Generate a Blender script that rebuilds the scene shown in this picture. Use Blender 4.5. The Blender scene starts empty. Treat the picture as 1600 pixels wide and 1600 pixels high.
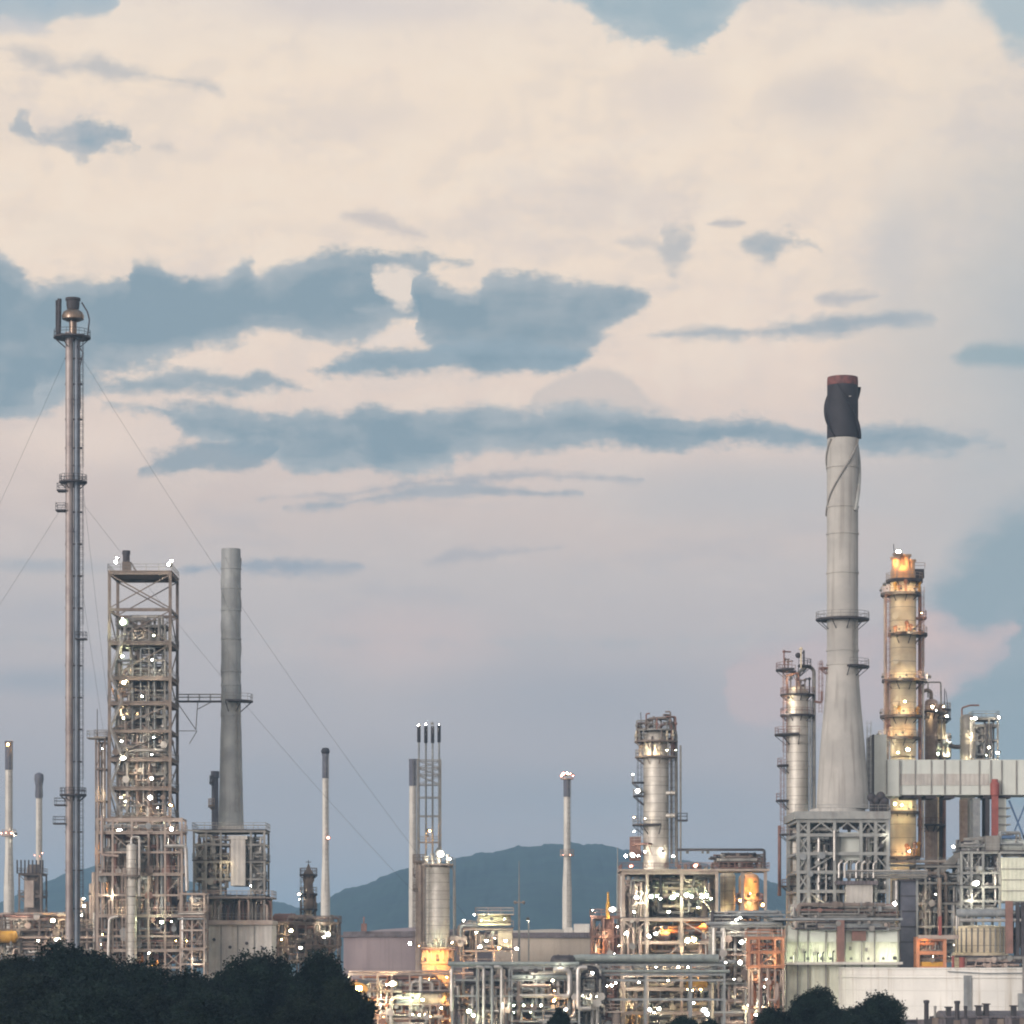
import bpy, math, random
from mathutils import Vector, Matrix, noise as mnoise

# ------------------------------------------------------------------ camera, sky, sun, exposure
SC = bpy.context.scene
F, HY, CH = 0.165, 1500.0, 12.0            # half-width of view per metre of distance, horizon row, camera height
K = 800.0 / F
def X(px, Y): return (px - 800.0) / K * Y
def Z(py, Y): return CH + (HY - py) / K * Y
def M(d, Y): return d / K * Y

cam_d = bpy.data.cameras.new('camera'); cam = bpy.data.objects.new('camera', cam_d)
SC.collection.objects.link(cam)
cam.location = (0, 0, CH); cam.rotation_euler = (math.radians(90), 0, 0)
cam_d.sensor_width = 36; cam_d.lens = 18.0 / F; cam_d.shift_y = (HY - 800) / 1600.0
cam_d.clip_start = 1; cam_d.clip_end = 60000
SC.camera = cam
SC.view_settings.view_transform = 'Standard'; SC.view_settings.look = 'None'
SC.view_settings.exposure = 0.0; SC.view_settings.gamma = 1.0
try:
    SC.cycles.use_denoising = True
    SC.cycles.denoiser = 'OPENIMAGEDENOISE'
    SC.cycles.max_bounces = 5; SC.cycles.diffuse_bounces = 2; SC.cycles.glossy_bounces = 2
    SC.cycles.volume_bounces = 0; SC.cycles.caustics_reflective = False; SC.cycles.caustics_refractive = False
    SC.cycles.sample_clamp_indirect = 4.0; SC.cycles.filter_width = 2.0
except Exception: pass

def lin(c):
    return tuple(((v / 255.0) / 12.92 if v / 255.0 <= .04045 else ((v / 255.0 + .055) / 1.055) ** 2.4) for v in c)

SUN_EL, SUN_AZ = 9.0, 218.0                # degrees; azimuth clockwise from +Y: behind the camera, to its left
world = bpy.data.worlds.new('World'); SC.world = world; world.use_nodes = True
NT = world.node_tree; NT.nodes.clear()
def nd(t, **kw):
    n = NT.nodes.new(t)
    for k, v in kw.items(): setattr(n, k, v)
    return n
def setin(n, i, v):
    if hasattr(v, 'links'): NT.links.new(v, n.inputs[i])
    elif v is not None: n.inputs[i].default_value = v
def mth(op, a, b=None, c=None, clamp=False):
    n = nd('ShaderNodeMath', operation=op, use_clamp=clamp)
    setin(n, 0, a); setin(n, 1, b); setin(n, 2, c)
    return n.outputs[0]
def sstep(v, a, b, lo=0.0, hi=1.0):
    n = nd('ShaderNodeMapRange', interpolation_type='SMOOTHSTEP')
    setin(n, 0, v); setin(n, 1, a); setin(n, 2, b); setin(n, 3, lo); setin(n, 4, hi)
    return n.outputs[0]
def mixc(f, a, b):
    n = nd('ShaderNodeMix', data_type='RGBA'); n.clamp_factor = True
    setin(n, 0, f)
    for i, v in ((6, a), (7, b)):
        if isinstance(v, tuple): n.inputs[i].default_value = (*v, 1)
        else: NT.links.new(v, n.inputs[i])
    return n.outputs[2]

tc = nd('ShaderNodeTexCoord')
sep = nd('ShaderNodeSeparateXYZ'); NT.links.new(tc.outputs['Generated'], sep.inputs[0])
dx, dy, dz = sep.outputs
az = mth('ARCTAN2', dx, dy)
hor = mth('SQRT', mth('ADD', mth('MULTIPLY', dx, dx), mth('MULTIPLY', dy, dy)))
elt = mth('DIVIDE', dz, mth('MAXIMUM', hor, 0.02))
U0 = mth('MULTIPLY_ADD', az, K, 800.0)               # azimuth and elevation of the sky, in arc units
V0 = mth('MULTIPLY_ADD', elt, -K, 1500.0)
def sky_uv(px, py):
    a = math.atan((px - 800) / K)
    return 800 + a * K, 1500 - (1500 - py) * math.cos(a)
# domain warp for cloud edges: a broad billow and a fine one
cv = nd('ShaderNodeCombineXYZ'); NT.links.new(U0, cv.inputs[0]); NT.links.new(V0, cv.inputs[1])
def noise(scale, detail, rough, sx=1.0, sy=1.0, off=0.0, dist=0.0):
    mp = nd('ShaderNodeMapping'); NT.links.new(cv.outputs[0], mp.inputs[0])
    mp.inputs[1].default_value = (off, off * .7, off * .3); mp.inputs[3].default_value = (scale * sx, scale * sy, 0)
    n = nd('ShaderNodeTexNoise', noise_dimensions='2D'); NT.links.new(mp.outputs[0], n.inputs['Vector'])
    n.inputs['Scale'].default_value = 1.0; n.inputs['Detail'].default_value = detail
    n.inputs['Roughness'].default_value = rough; n.inputs['Distortion'].default_value = dist
    return n
nA = noise(1 / 75.0, 6.0, .58, .75, 1.5, 3.1)        # edges
nB = noise(1 / 260.0, 5.0, .55, .8, 1.25, 9.7)       # body
nC = noise(1 / 130.0, 6.0, .55, .45, 1.6, 21.3)      # streaky body
sa = nd('ShaderNodeSeparateColor'); NT.links.new(nA.outputs['Color'], sa.inputs[0])
sb = nd('ShaderNodeSeparateColor'); NT.links.new(nB.outputs['Color'], sb.inputs[0])
nF = noise(1 / 22.0, 5.0, .62, .85, 1.3, 41.0)
eA = mth('MULTIPLY_ADD', mth('SUBTRACT', nF.outputs['Fac'], .5), .5, mth('SUBTRACT', sa.outputs[0], 0.5)); eB = mth('SUBTRACT', sb.outputs[0], 0.5); eC = mth('SUBTRACT', nC.outputs['Fac'], .5)
U = mth('MULTIPLY_ADD', mth('SUBTRACT', sa.outputs[1], .5), 46.0, U0)
V = mth('MULTIPLY_ADD', mth('SUBTRACT', sa.outputs[2], .5), 20.0, V0)

nR1 = noise(1 / 230.0, 7.0, .52, .85, 1.15, 33.0, .15); nR2 = noise(1 / 230.0, 7.0, .52, .85, 1.15, 33.0, .15)
NT.nodes[nR2.inputs['Vector'].links[0].from_node.name].inputs[1].default_value = (33.0 + .09, 33.0 * .7 + .12, 33.0 * .3)
eR = mth('SUBTRACT', nR1.outputs['Fac'], nR2.outputs['Fac'])      # relief of the billows: lit from the upper left
# body of the cloud deck: colour by height above the horizon
rampin = mth('MULTIPLY_ADD', mth('MULTIPLY_ADD', eB, 120.0, V0), 1 / 2400.0, 900 / 2400.0)
rp = nd('ShaderNodeValToRGB'); NT.links.new(rampin, rp.inputs[0])
stops = [(-900, (176, 190, 204)), (-300, (205, 203, 203)), (0, (232, 218, 205)), (110, (240, 222, 203)), (420, (239, 220, 202)), (560, (234, 214, 199)),
         (690, (221, 203, 193)), (800, (207, 192, 186)), (900, (197, 188, 186)), (1000, (191, 183, 183)), (1110, (182, 176, 179)),
         (1250, (173, 169, 174)), (1390, (172, 168, 173)), (1500, (170, 167, 172))]
el_ = rp.color_ramp.elements
while len(el_) < len(stops): el_.new(0.5)
for e, (y, c) in zip(el_, stops): e.position = (y + 900) / 2400.0; e.color = (*lin(c), 1)
col = rp.outputs[0]
# billow shading inside the bright cloud
shade = sstep(mth('ADD', eB, mth('MULTIPLY', eA, .35)), -.02, .26)
upper = sstep(V0, 760.0, 420.0)
col = mixc(mth('MULTIPLY', mth('MULTIPLY', shade, upper), .62), col, lin((218, 206, 199)))
col = mixc(mth('MULTIPLY', sstep(eC, .04, .24), mth('MULTIPLY_ADD', sstep(V0, 600.0, 900.0), .18, .10)), col, lin((170, 172, 180)))
col = mixc(mth('MULTIPLY', sstep(eC, -.04, -.22), mth('MULTIPLY', .16, sstep(V0, 1250.0, 700.0))), col, lin((236, 218, 206)))

col = mixc(mth('MULTIPLY', sstep(eR, .0, .10), mth('MULTIPLY', .22, sstep(V0, 900.0, 500.0))), col, lin((245, 230, 212)))
col = mixc(mth('MULTIPLY', sstep(eR, .0, -.10), mth('MULTIPLY', .24, sstep(V0, 1100.0, 500.0))), col, lin((208, 199, 195)))

def tint(col, px, py, rx, ry, c, s, soft=1.0):
    px, py = sky_uv(px, py)
    a = mth('MULTIPLY_ADD', U, 1 / rx, -px / rx); b = mth('MULTIPLY_ADD', V, 1 / ry, -py / ry)
    d = mth('SQRT', mth('ADD', mth('MULTIPLY', a, a), mth('MULTIPLY', b, b)))
    d = mth('MULTIPLY_ADD', eB, .5, d)
    return mixc(sstep(d, 1.0, 1.0 - soft, 0.0, s), col, lin(c))
def curve(pts, x0, x1, y0, y1):
    n = nd('ShaderNodeFloatCurve')
    m = n.mapping; c = m.curves[0]
    q = [((x - x0) / (x1 - x0), (y - y0) / (y1 - y0)) for x, y in pts]
    c.points[0].location = q[0]; c.points[1].location = q[-1]
    for p in q[1:-1]: c.points.new(*p)
    for p in c.points: p.handle_type = 'AUTO_CLAMPED'
    m.update()
    return n
def cloud(col, top, bot, c, c2=None, s=1.0, soft=(-9, 13), edge=40.0, usew=1.0):
    """A cloud whose upper and lower rims follow two lines over the azimuth, broken up by the edge noise."""
    top = [sky_uv(*p) for p in top]; bot = [sky_uv(*p) for p in bot]
    x0 = min(top[0][0], bot[0][0]) - 14; x1 = max(top[-1][0], bot[-1][0]) + 14
    for L, g in ((top, 16), (bot, -16)):
        L.insert(0, (x0, (top[0 if L is top else 0][1]) + g)); L.append((x1, L[-1][1] + g))
    bot[0] = (x0, top[0][1] - 32); bot[-1] = (x1, top[-1][1] - 32)
    ys = [p[1] for p in top + bot]; y0, y1 = min(ys) - 1, max(ys) + 1
    u = mth('MULTIPLY_ADD', U, 1 / (x1 - x0), -x0 / (x1 - x0), clamp=True)
    ct = curve(top, x0, x1, y0, y1); cb = curve(bot, x0, x1, y0, y1)
    for n in (ct, cb): NT.links.new(u, n.inputs['Value'])
    T_ = mth('MULTIPLY_ADD', ct.outputs[0], y1 - y0, y0); B_ = mth('MULTIPLY_ADD', cb.outputs[0], y1 - y0, y0)
    f = mth('MINIMUM', mth('SUBTRACT', V, T_), mth('SUBTRACT', B_, V))
    f = mth('MULTIPLY_ADD', eA, edge, f)
    k = sstep(f, soft[0], soft[1], 0.0, s)
    if c2 is None: body = lin(c)
    else:      # thinner and paler towards the rim, and where the deck is patchy
        thin = mth('ADD', sstep(f, 46.0, 2.0, 0.0, .75), mth('MULTIPLY', mth('ADD', eC, mth('MULTIPLY', eR, 1.6)), 1.5))
        body = mixc(thin, lin(c), lin(c2))
    return mixc(k, col, body)

BL, BL2 = (132, 153, 166), (172, 179, 184)
# greyer right side and lower veils
col = tint(col, 1620, 560, 380, 640, (180, 184, 187), .9)
col = tint(col, 1440, 560, 190, 190, (204, 197, 191), .55)
col = tint(col, 1180, 770, 420, 90, (187, 186, 188), .7)
col = tint(col, 1290, 160, 120, 80, (212, 202, 196), .75)
col = tint(col, 1400, 390, 75, 130, (203, 198, 195), .7, .8)
col = tint(col, 1050, 150, 110, 90, (220, 207, 199), .7)
col = tint(col, 560, 190, 150, 45, (227, 212, 200), .8)
col = tint(col, 560, 10, 380, 50, (213, 204, 201), .7)
col = tint(col, 130, 690, 190, 60, (232, 213, 200), .75)
col = tint(col, 640, 1000, 230, 90, (205, 187, 184), .75)
col = tint(col, 60, 1065, 200, 34, (150, 160, 172), .55)
col = tint(col, 60, 882, 160, 20, (160, 168, 177), .6)
col = tint(col, 60, 960, 130, 50, (178, 176, 181), .5)
col = tint(col, 930, 1090, 360, 120, (163, 166, 175), .6)
col = tint(col, 620, 1230, 500, 80, (160, 163, 172), .4)
col = tint(col, 950, 1250, 300, 70, (152, 160, 171), .5)
# clear blue gaps
col = cloud(col, [(800, -260), (1000, -300), (1240, -260)], [(840, -40), (862, 0), (905, 14), (940, 48), (985, 60), (1030, 66), (1062, 88), (1092, 80), (1122, 52), (1162, 14), (1190, -20)], (153, 174, 185), (178, 189, 194), .92, (-10, 14), 46)
col = cloud(col, [(1490, -200), (1600, -260), (1800, -200)], [(1500, -30), (1545, 30), (1600, 82), (1800, 60)], (158, 180, 191), None, .8, (-30, 30), 40)
col = cloud(col, [(1100, -200), (1300, -240), (1500, -200)], [(1170, -20), (1280, 10), (1400, 14), (1500, -10)], (190, 193, 194), None, .8, (-14, 16), 30)
col = cloud(col, [(-200, -200), (60, -240), (220, -200)], [(-200, 30), (0, 34), (60, 40), (100, 26), (172, 22), (190, -6)], (150, 174, 190), (170, 184, 193), .85, (-8, 10), 20)
col = cloud(col, [(-60, 30), (50, 30), (84, 48)], [(-60, 44), (50, 52), (84, 52)], (196, 196, 199), None, .7, (-10, 8), 10)
# blue slot on the right with a rosy cumulus in front of it
col = cloud(col, [(1380, 1000), (1450, 930), (1482, 880), (1520, 832), (1600, 775), (1760, 740), (2000, 800)], [(1380, 1080), (1450, 1190), (1600, 1290), (2000, 1290)], (143, 162, 172), (160, 172, 180), .88, (-40, 60), 60)
col = cloud(col, [(1395, 962), (1432, 944), (1466, 948), (1500, 966), (1535, 972), (1556, 966), (1576, 962), (1586, 972)], [(1395, 1120), (1440, 1118), (1500, 1082), (1550, 1050), (1572, 1020), (1586, 990)], (210, 188, 184), (184, 177, 181), .97, (-6, 18), 34)
col = cloud(col, [(1128, 1080), (1142, 1030), (1170, 1006), (1230, 985), (1330, 970), (1420, 960)], [(1128, 1092), (1150, 1140), (1230, 1160), (1330, 1150), (1420, 1120)], (198, 181, 181), (178, 174, 179), .85, (-6, 30), 34)
col = cloud(col, [(812, 640), (860, 592), (900, 574), (950, 570), (985, 584), (1012, 616), (1060, 644)], [(812, 650), (1060, 650)], (210, 197, 190), (203, 194, 189), .8, (-3, 14), 16)
# blue-grey stratus in front
col = cloud(col, [(-300, 420), (-60, 380), (0, 398), (40, 418), (62, 432), (120, 432), (190, 438), (212, 414), (240, 412), (285, 432), (340, 424), (384, 404), (404, 424), (440, 410), (500, 394), (550, 389), (620, 392), (690, 399), (742, 407)],
            [(-300, 660), (0, 656), (60, 650), (100, 612), (150, 586), (240, 566), (300, 546), (345, 545), (390, 528), (440, 516), (490, 532), (545, 540), (590, 522), (622, 504), (650, 500), (664, 440), (690, 413), (742, 409)], BL, BL2, .97)
col = cloud(col, [(560, 480), (610, 478), (646, 470), (660, 428), (690, 440), (740, 452), (760, 434), (810, 428), (870, 436), (940, 441), (985, 450), (1012, 462)],
            [(560, 492), (610, 496), (650, 500), (656, 530), (700, 560), (860, 578), (905, 560), (950, 520), (1012, 468)], BL, BL2, .97)
col = cloud(col, [(586, 424), (620, 416), (652, 426)], [(586, 440), (606, 470), (626, 480), (646, 470), (652, 440)], (236, 220, 206), None, .92, (-9, 12), 44)
col = cloud(col, [(572, 532), (606, 510), (648, 503), (657, 512)], [(572, 546), (620, 546), (657, 532)], (232, 216, 204), None, .85, (-9, 12), 40)
col = cloud(col, [(488, 574), (530, 558), (590, 544), (650, 536), (760, 530), (880, 540), (912, 556)], [(488, 580), (560, 586), (720, 584), (830, 586), (872, 578), (912, 560)], BL, (150, 167, 178), .97)
col = cloud(col, [(60, 590), (160, 586), (220, 582), (300, 577), (372, 582), (410, 576), (440, 590), (476, 606)], [(60, 640), (140, 622), (200, 622), (300, 616), (380, 612), (476, 609)], BL, BL2, .95)
col = cloud(col, [(170, 628), (280, 632), (380, 636), (450, 646), (480, 638), (540, 644), (600, 632), (660, 638), (740, 638), (810, 636), (900, 628), (960, 634), (1030, 646), (1100, 656), (1200, 656), (1262, 672), (1290, 674), (1340, 660), (1400, 657), (1470, 668), (1560, 690)],
            [(170, 634), (236, 646), (270, 668), (300, 690), (330, 696), (420, 720), (520, 744), (560, 732), (620, 744), (690, 738), (716, 716), (770, 706), (900, 702), (1000, 706), (1100, 700), (1250, 696), (1340, 704), (1460, 708), (1560, 696)], BL, BL2, .97)
col = cloud(col, [(222, 724), (262, 706), (300, 690), (350, 686), (420, 690)], [(222, 740), (300, 736), (350, 732), (420, 726)], (140, 158, 170), None, .85)
col = cloud(col, [(452, 792), (540, 780), (600, 764), (680, 758), (760, 756), (850, 764), (905, 768)], [(452, 797), (560, 788), (640, 776), (760, 776), (905, 772)], (132, 152, 167), (168, 174, 181), .8, (-7, 9), 26)
col = cloud(col, [(412, 778), (500, 772), (590, 756), (700, 748), (770, 738), (840, 736), (930, 742), (1000, 744)], [(412, 781), (520, 778), (600, 764), (700, 754), (840, 750), (1000, 748)], (160, 167, 176), None, .7, (-7, 9), 26)
col = cloud(col, [(280, 888), (380, 876), (450, 870), (510, 876), (560, 886)], [(280, 894), (400, 896), (470, 896), (560, 890)], (133, 152, 170), (160, 167, 177), .8, (-8, 10), 26)
col = cloud(col, [(670, 872), (740, 858), (810, 854), (880, 854)], [(670, 880), (750, 872), (880, 859)], (166, 168, 176), None, .6, (-8, 9), 24)
col = cloud(col, [(1010, 522), (1100, 514), (1180, 512), (1250, 502), (1310, 490), (1380, 488), (1450, 496)], [(1010, 530), (1100, 530), (1220, 528), (1320, 524), (1380, 512), (1450, 500)], (138, 158, 172), (170, 177, 183), .85, (-10, 12), 30)
col = cloud(col, [(1280, 464), (1320, 456), (1362, 462)], [(1280, 472), (1320, 476), (1362, 466)], (176, 178, 183), None, .75, (-8, 10), 22)
col = cloud(col, [(1490, 552), (1540, 536), (1600, 538), (1700, 540)], [(1490, 560), (1540, 574), (1600, 572), (1700, 560)], (140, 164, 174), None, .75, (-10, 12), 14)
col = cloud(col, [(1158, 366), (1185, 353), (1215, 358), (1245, 364), (1280, 386)], [(1158, 380), (1180, 402), (1205, 412), (1230, 390), (1280, 389)], (145, 163, 176), (196, 192, 189), .85, (-8, 12), 46)
col = cloud(col, [(1032, 372), (1044, 350), (1075, 344), (1092, 362)], [(1032, 410), (1050, 440), (1075, 420), (1092, 376)], (170, 176, 182), (206, 199, 194), .7, (-10, 22), 60)
col = cloud(col, [(958, 374), (990, 366), (1022, 372)], [(958, 380), (990, 392), (1022, 390)], (203, 196, 192), None, .7, (-8, 14), 36)
col = cloud(col, [(1110, 350), (1135, 342), (1158, 344)], [(1110, 354), (1135, 356), (1158, 349)], (178, 178, 182), None, .75, (-6, 8), 18)
col = cloud(col, [(22, 190), (34, 174), (48, 182), (60, 208), (100, 204), (140, 190), (180, 196), (206, 206), (213, 220)], [(22, 206), (40, 218), (70, 228), (112, 240), (130, 248), (170, 232), (213, 236)], (138, 160, 175), (182, 184, 187), .9, (-9, 13), 46)
col = cloud(col, [(238, 228), (252, 220), (270, 230)], [(238, 232), (255, 240), (270, 238)], (200, 193, 190), None, .7, (-8, 12), 20)
col = cloud(col, [(-80, 60), (0, 70), (60, 76), (110, 90), (140, 82), (180, 92), (240, 112), (300, 124), (346, 146)], [(-80, 66), (0, 76), (50, 104), (120, 118), (190, 130), (260, 128), (310, 142), (346, 152)], (170, 176, 182), (200, 194, 191), .8, (-9, 16), 36)
col = cloud(col, [(524, 334), (560, 324), (606, 330), (632, 348), (660, 366)], [(524, 340), (550, 350), (600, 362), (636, 370), (660, 370)], (193, 186, 185), (214, 203, 196), .8, (-8, 14), 34)

# evening glow low behind the camera, and the clear-sky component
sund = Vector((math.sin(math.radians(SUN_AZ)) * math.cos(math.radians(SUN_EL)), math.cos(math.radians(SUN_AZ)) * math.cos(math.radians(SUN_EL)), math.sin(math.radians(SUN_EL))))
dp = nd('ShaderNodeVectorMath', operation='DOT_PRODUCT'); NT.links.new(tc.outputs['Generated'], dp.inputs[0]); dp.inputs[1].default_value = sund
glow = sstep(dp.outputs['Value'], .35, 1.0)
col = mixc(mth('MULTIPLY', glow, .85), col, (2.1, 1.75, 1.5))
nish = nd('ShaderNodeTexSky', sky_type='NISHITA', sun_disc=False, sun_elevation=math.radians(SUN_EL), sun_rotation=math.radians(SUN_AZ))
bg1 = nd('ShaderNodeBackground'); NT.links.new(nish.outputs[0], bg1.inputs[0]); bg1.inputs[1].default_value = 0.05
bg2 = nd('ShaderNodeBackground'); NT.links.new(col, bg2.inputs[0]); bg2.inputs[1].default_value = 1.09
mx = nd('ShaderNodeMixShader'); mx.inputs[0].default_value = 0.96
NT.links.new(bg1.outputs[0], mx.inputs[1]); NT.links.new(bg2.outputs[0], mx.inputs[2])
wo = nd('ShaderNodeOutputWorld'); NT.links.new(mx.outputs[0], wo.inputs[0])
try:
    world.cycles.sampling_method = 'MANUAL'; world.cycles.sample_map_resolution = 512
except Exception: pass

sl = bpy.data.lights.new('sun', 'SUN'); sl.energy = 2.1; sl.angle = math.radians(14); sl.color = (1, .93, .87)
so = bpy.data.objects.new('sun', sl); SC.collection.objects.link(so)
so.rotation_euler = (-sund).to_track_quat('-Z', 'Y').to_euler(); so.location = sund * 900

# ------------------------------------------------------------------ materials
def material(name, c, c2=None, rough=.7, metal=0.0, scale=.6, streak=0.0, sc=None, seam=None, bump=0.0, ribs=None, contrast=.22):
    """c / c2: base colours (sRGB); streak: rain stains running down; seam: (spacing, width, colour) horizontal joints; ribs: vertical corrugation spacing"""
    m = bpy.data.materials.new(name); m.use_nodes = True
    t = m.node_tree; b = t.nodes['Principled BSDF']
    def n(ty, **k):
        x = t.nodes.new(ty)
        for a, v in k.items(): setattr(x, a, v)
        return x
    def mix(f, a, bb):
        x = n('ShaderNodeMix', data_type='RGBA'); x.clamp_factor = True
        if hasattr(f, 'links'): t.links.new(f, x.inputs[0])
        else: x.inputs[0].default_value = f
        for i, v in ((6, a), (7, bb)):
            if hasattr(v, 'links'): t.links.new(v, x.inputs[i])
            else: x.inputs[i].default_value = (*v, 1)
        return x.outputs[2]
    def ramp(v, a, bb):
        x = n('ShaderNodeMapRange', interpolation_type='SMOOTHSTEP'); t.links.new(v, x.inputs[0])
        x.inputs[1].default_value = a; x.inputs[2].default_value = bb
        return x.outputs[0]
    tcn = n('ShaderNodeTexCoord'); oi = n('ShaderNodeObjectInfo')
    ad = n('ShaderNodeVectorMath', operation='ADD'); t.links.new(tcn.outputs['Object'], ad.inputs[0])
    mu = n('ShaderNodeVectorMath', operation='SCALE'); t.links.new(oi.outputs['Location'], mu.inputs[0]); mu.inputs[3].default_value = .37
    t.links.new(mu.outputs[0], ad.inputs[1])
    n1 = n('ShaderNodeTexNoise'); t.links.new(ad.outputs[0], n1.inputs['Vector']); n1.inputs['Scale'].default_value = scale
    n1.inputs['Detail'].default_value = 6; n1.inputs['Roughness'].default_value = .6
    c2 = c2 or tuple(v * .72 for v in c)
    col = mix(ramp(n1.outputs['Fac'], .5 - contrast, .5 + contrast), lin(c), lin(c2))
    if streak:
        mp = n('ShaderNodeMapping'); t.links.new(ad.outputs[0], mp.inputs[0]); mp.inputs[3].default_value = (1.4, 1.4, .05)
        n2 = n('ShaderNodeTexNoise'); t.links.new(mp.outputs[0], n2.inputs['Vector']); n2.inputs['Scale'].default_value = 1.0; n2.inputs['Detail'].default_value = 5
        x = n('ShaderNodeMath', operation='MULTIPLY'); t.links.new(ramp(n2.outputs['Fac'], .5, .72), x.inputs[0]); x.inputs[1].default_value = streak
        col = mix(x.outputs[0], col, lin(sc or (95, 82, 70)))
    if seam:
        sp = n('ShaderNodeSeparateXYZ'); t.links.new(tcn.outputs['Object'], sp.inputs[0])
        x = n('ShaderNodeMath', operation='PINGPONG'); t.links.new(sp.outputs[2], x.inputs[0]); x.inputs[1].default_value = seam[0] / 2
        y = n('ShaderNodeMath', operation='LESS_THAN'); t.links.new(x.outputs[0], y.inputs[0]); y.inputs[1].default_value = seam[1]
        # each strake a little different, as separate sheets are
        fl = n('ShaderNodeMath', operation='SNAP'); t.links.new(sp.outputs[2], fl.inputs[0]); fl.inputs[1].default_value = seam[0]
        wn = n('ShaderNodeTexWhiteNoise', noise_dimensions='1D'); t.links.new(fl.outputs[0], wn.inputs['W'])
        z = n('ShaderNodeMath', operation='MULTIPLY'); t.links.new(wn.outputs['Value'], z.inputs[0]); z.inputs[1].default_value = .3
        col = mix(z.outputs[0], col, lin(c2))
        col = mix(y.outputs[0], col, lin(seam[2]))
    t.links.new(col, b.inputs['Base Color'])
    if name.startswith('leaves') or name == 'forest_hill': b.inputs['Specular IOR Level'].default_value = .08
    b.inputs['Roughness'].default_value = rough; b.inputs['Metallic'].default_value = metal
    h = None
    if ribs:
        sp = n('ShaderNodeSeparateXYZ'); t.links.new(tcn.outputs['Object'], sp.inputs[0])
        x = n('ShaderNodeMath', operation='PINGPONG'); t.links.new(sp.outputs[0], x.inputs[0]); x.inputs[1].default_value = ribs / 2
        h = x.outputs[0]
    elif bump: h = n1.outputs['Fac']
    if h is not None:
        bp = n('ShaderNodeBump'); t.links.new(h, bp.inputs['Height']); bp.inputs['Strength'].default_value = bump or .8; bp.inputs['Distance'].default_value = .3
        t.links.new(bp.outputs[0], b.inputs['Normal'])
    return m
def emitter(name, c, s):
    m = bpy.data.materials.new(name); m.use_nodes = True; t = m.node_tree; t.nodes.clear()
    e = t.nodes.new('ShaderNodeEmission'); e.inputs[0].default_value = (*c, 1); e.inputs[1].default_value = s
    o = t.nodes.new('ShaderNodeOutputMaterial'); t.links.new(e.outputs[0], o.inputs[0])
    return m
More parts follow.
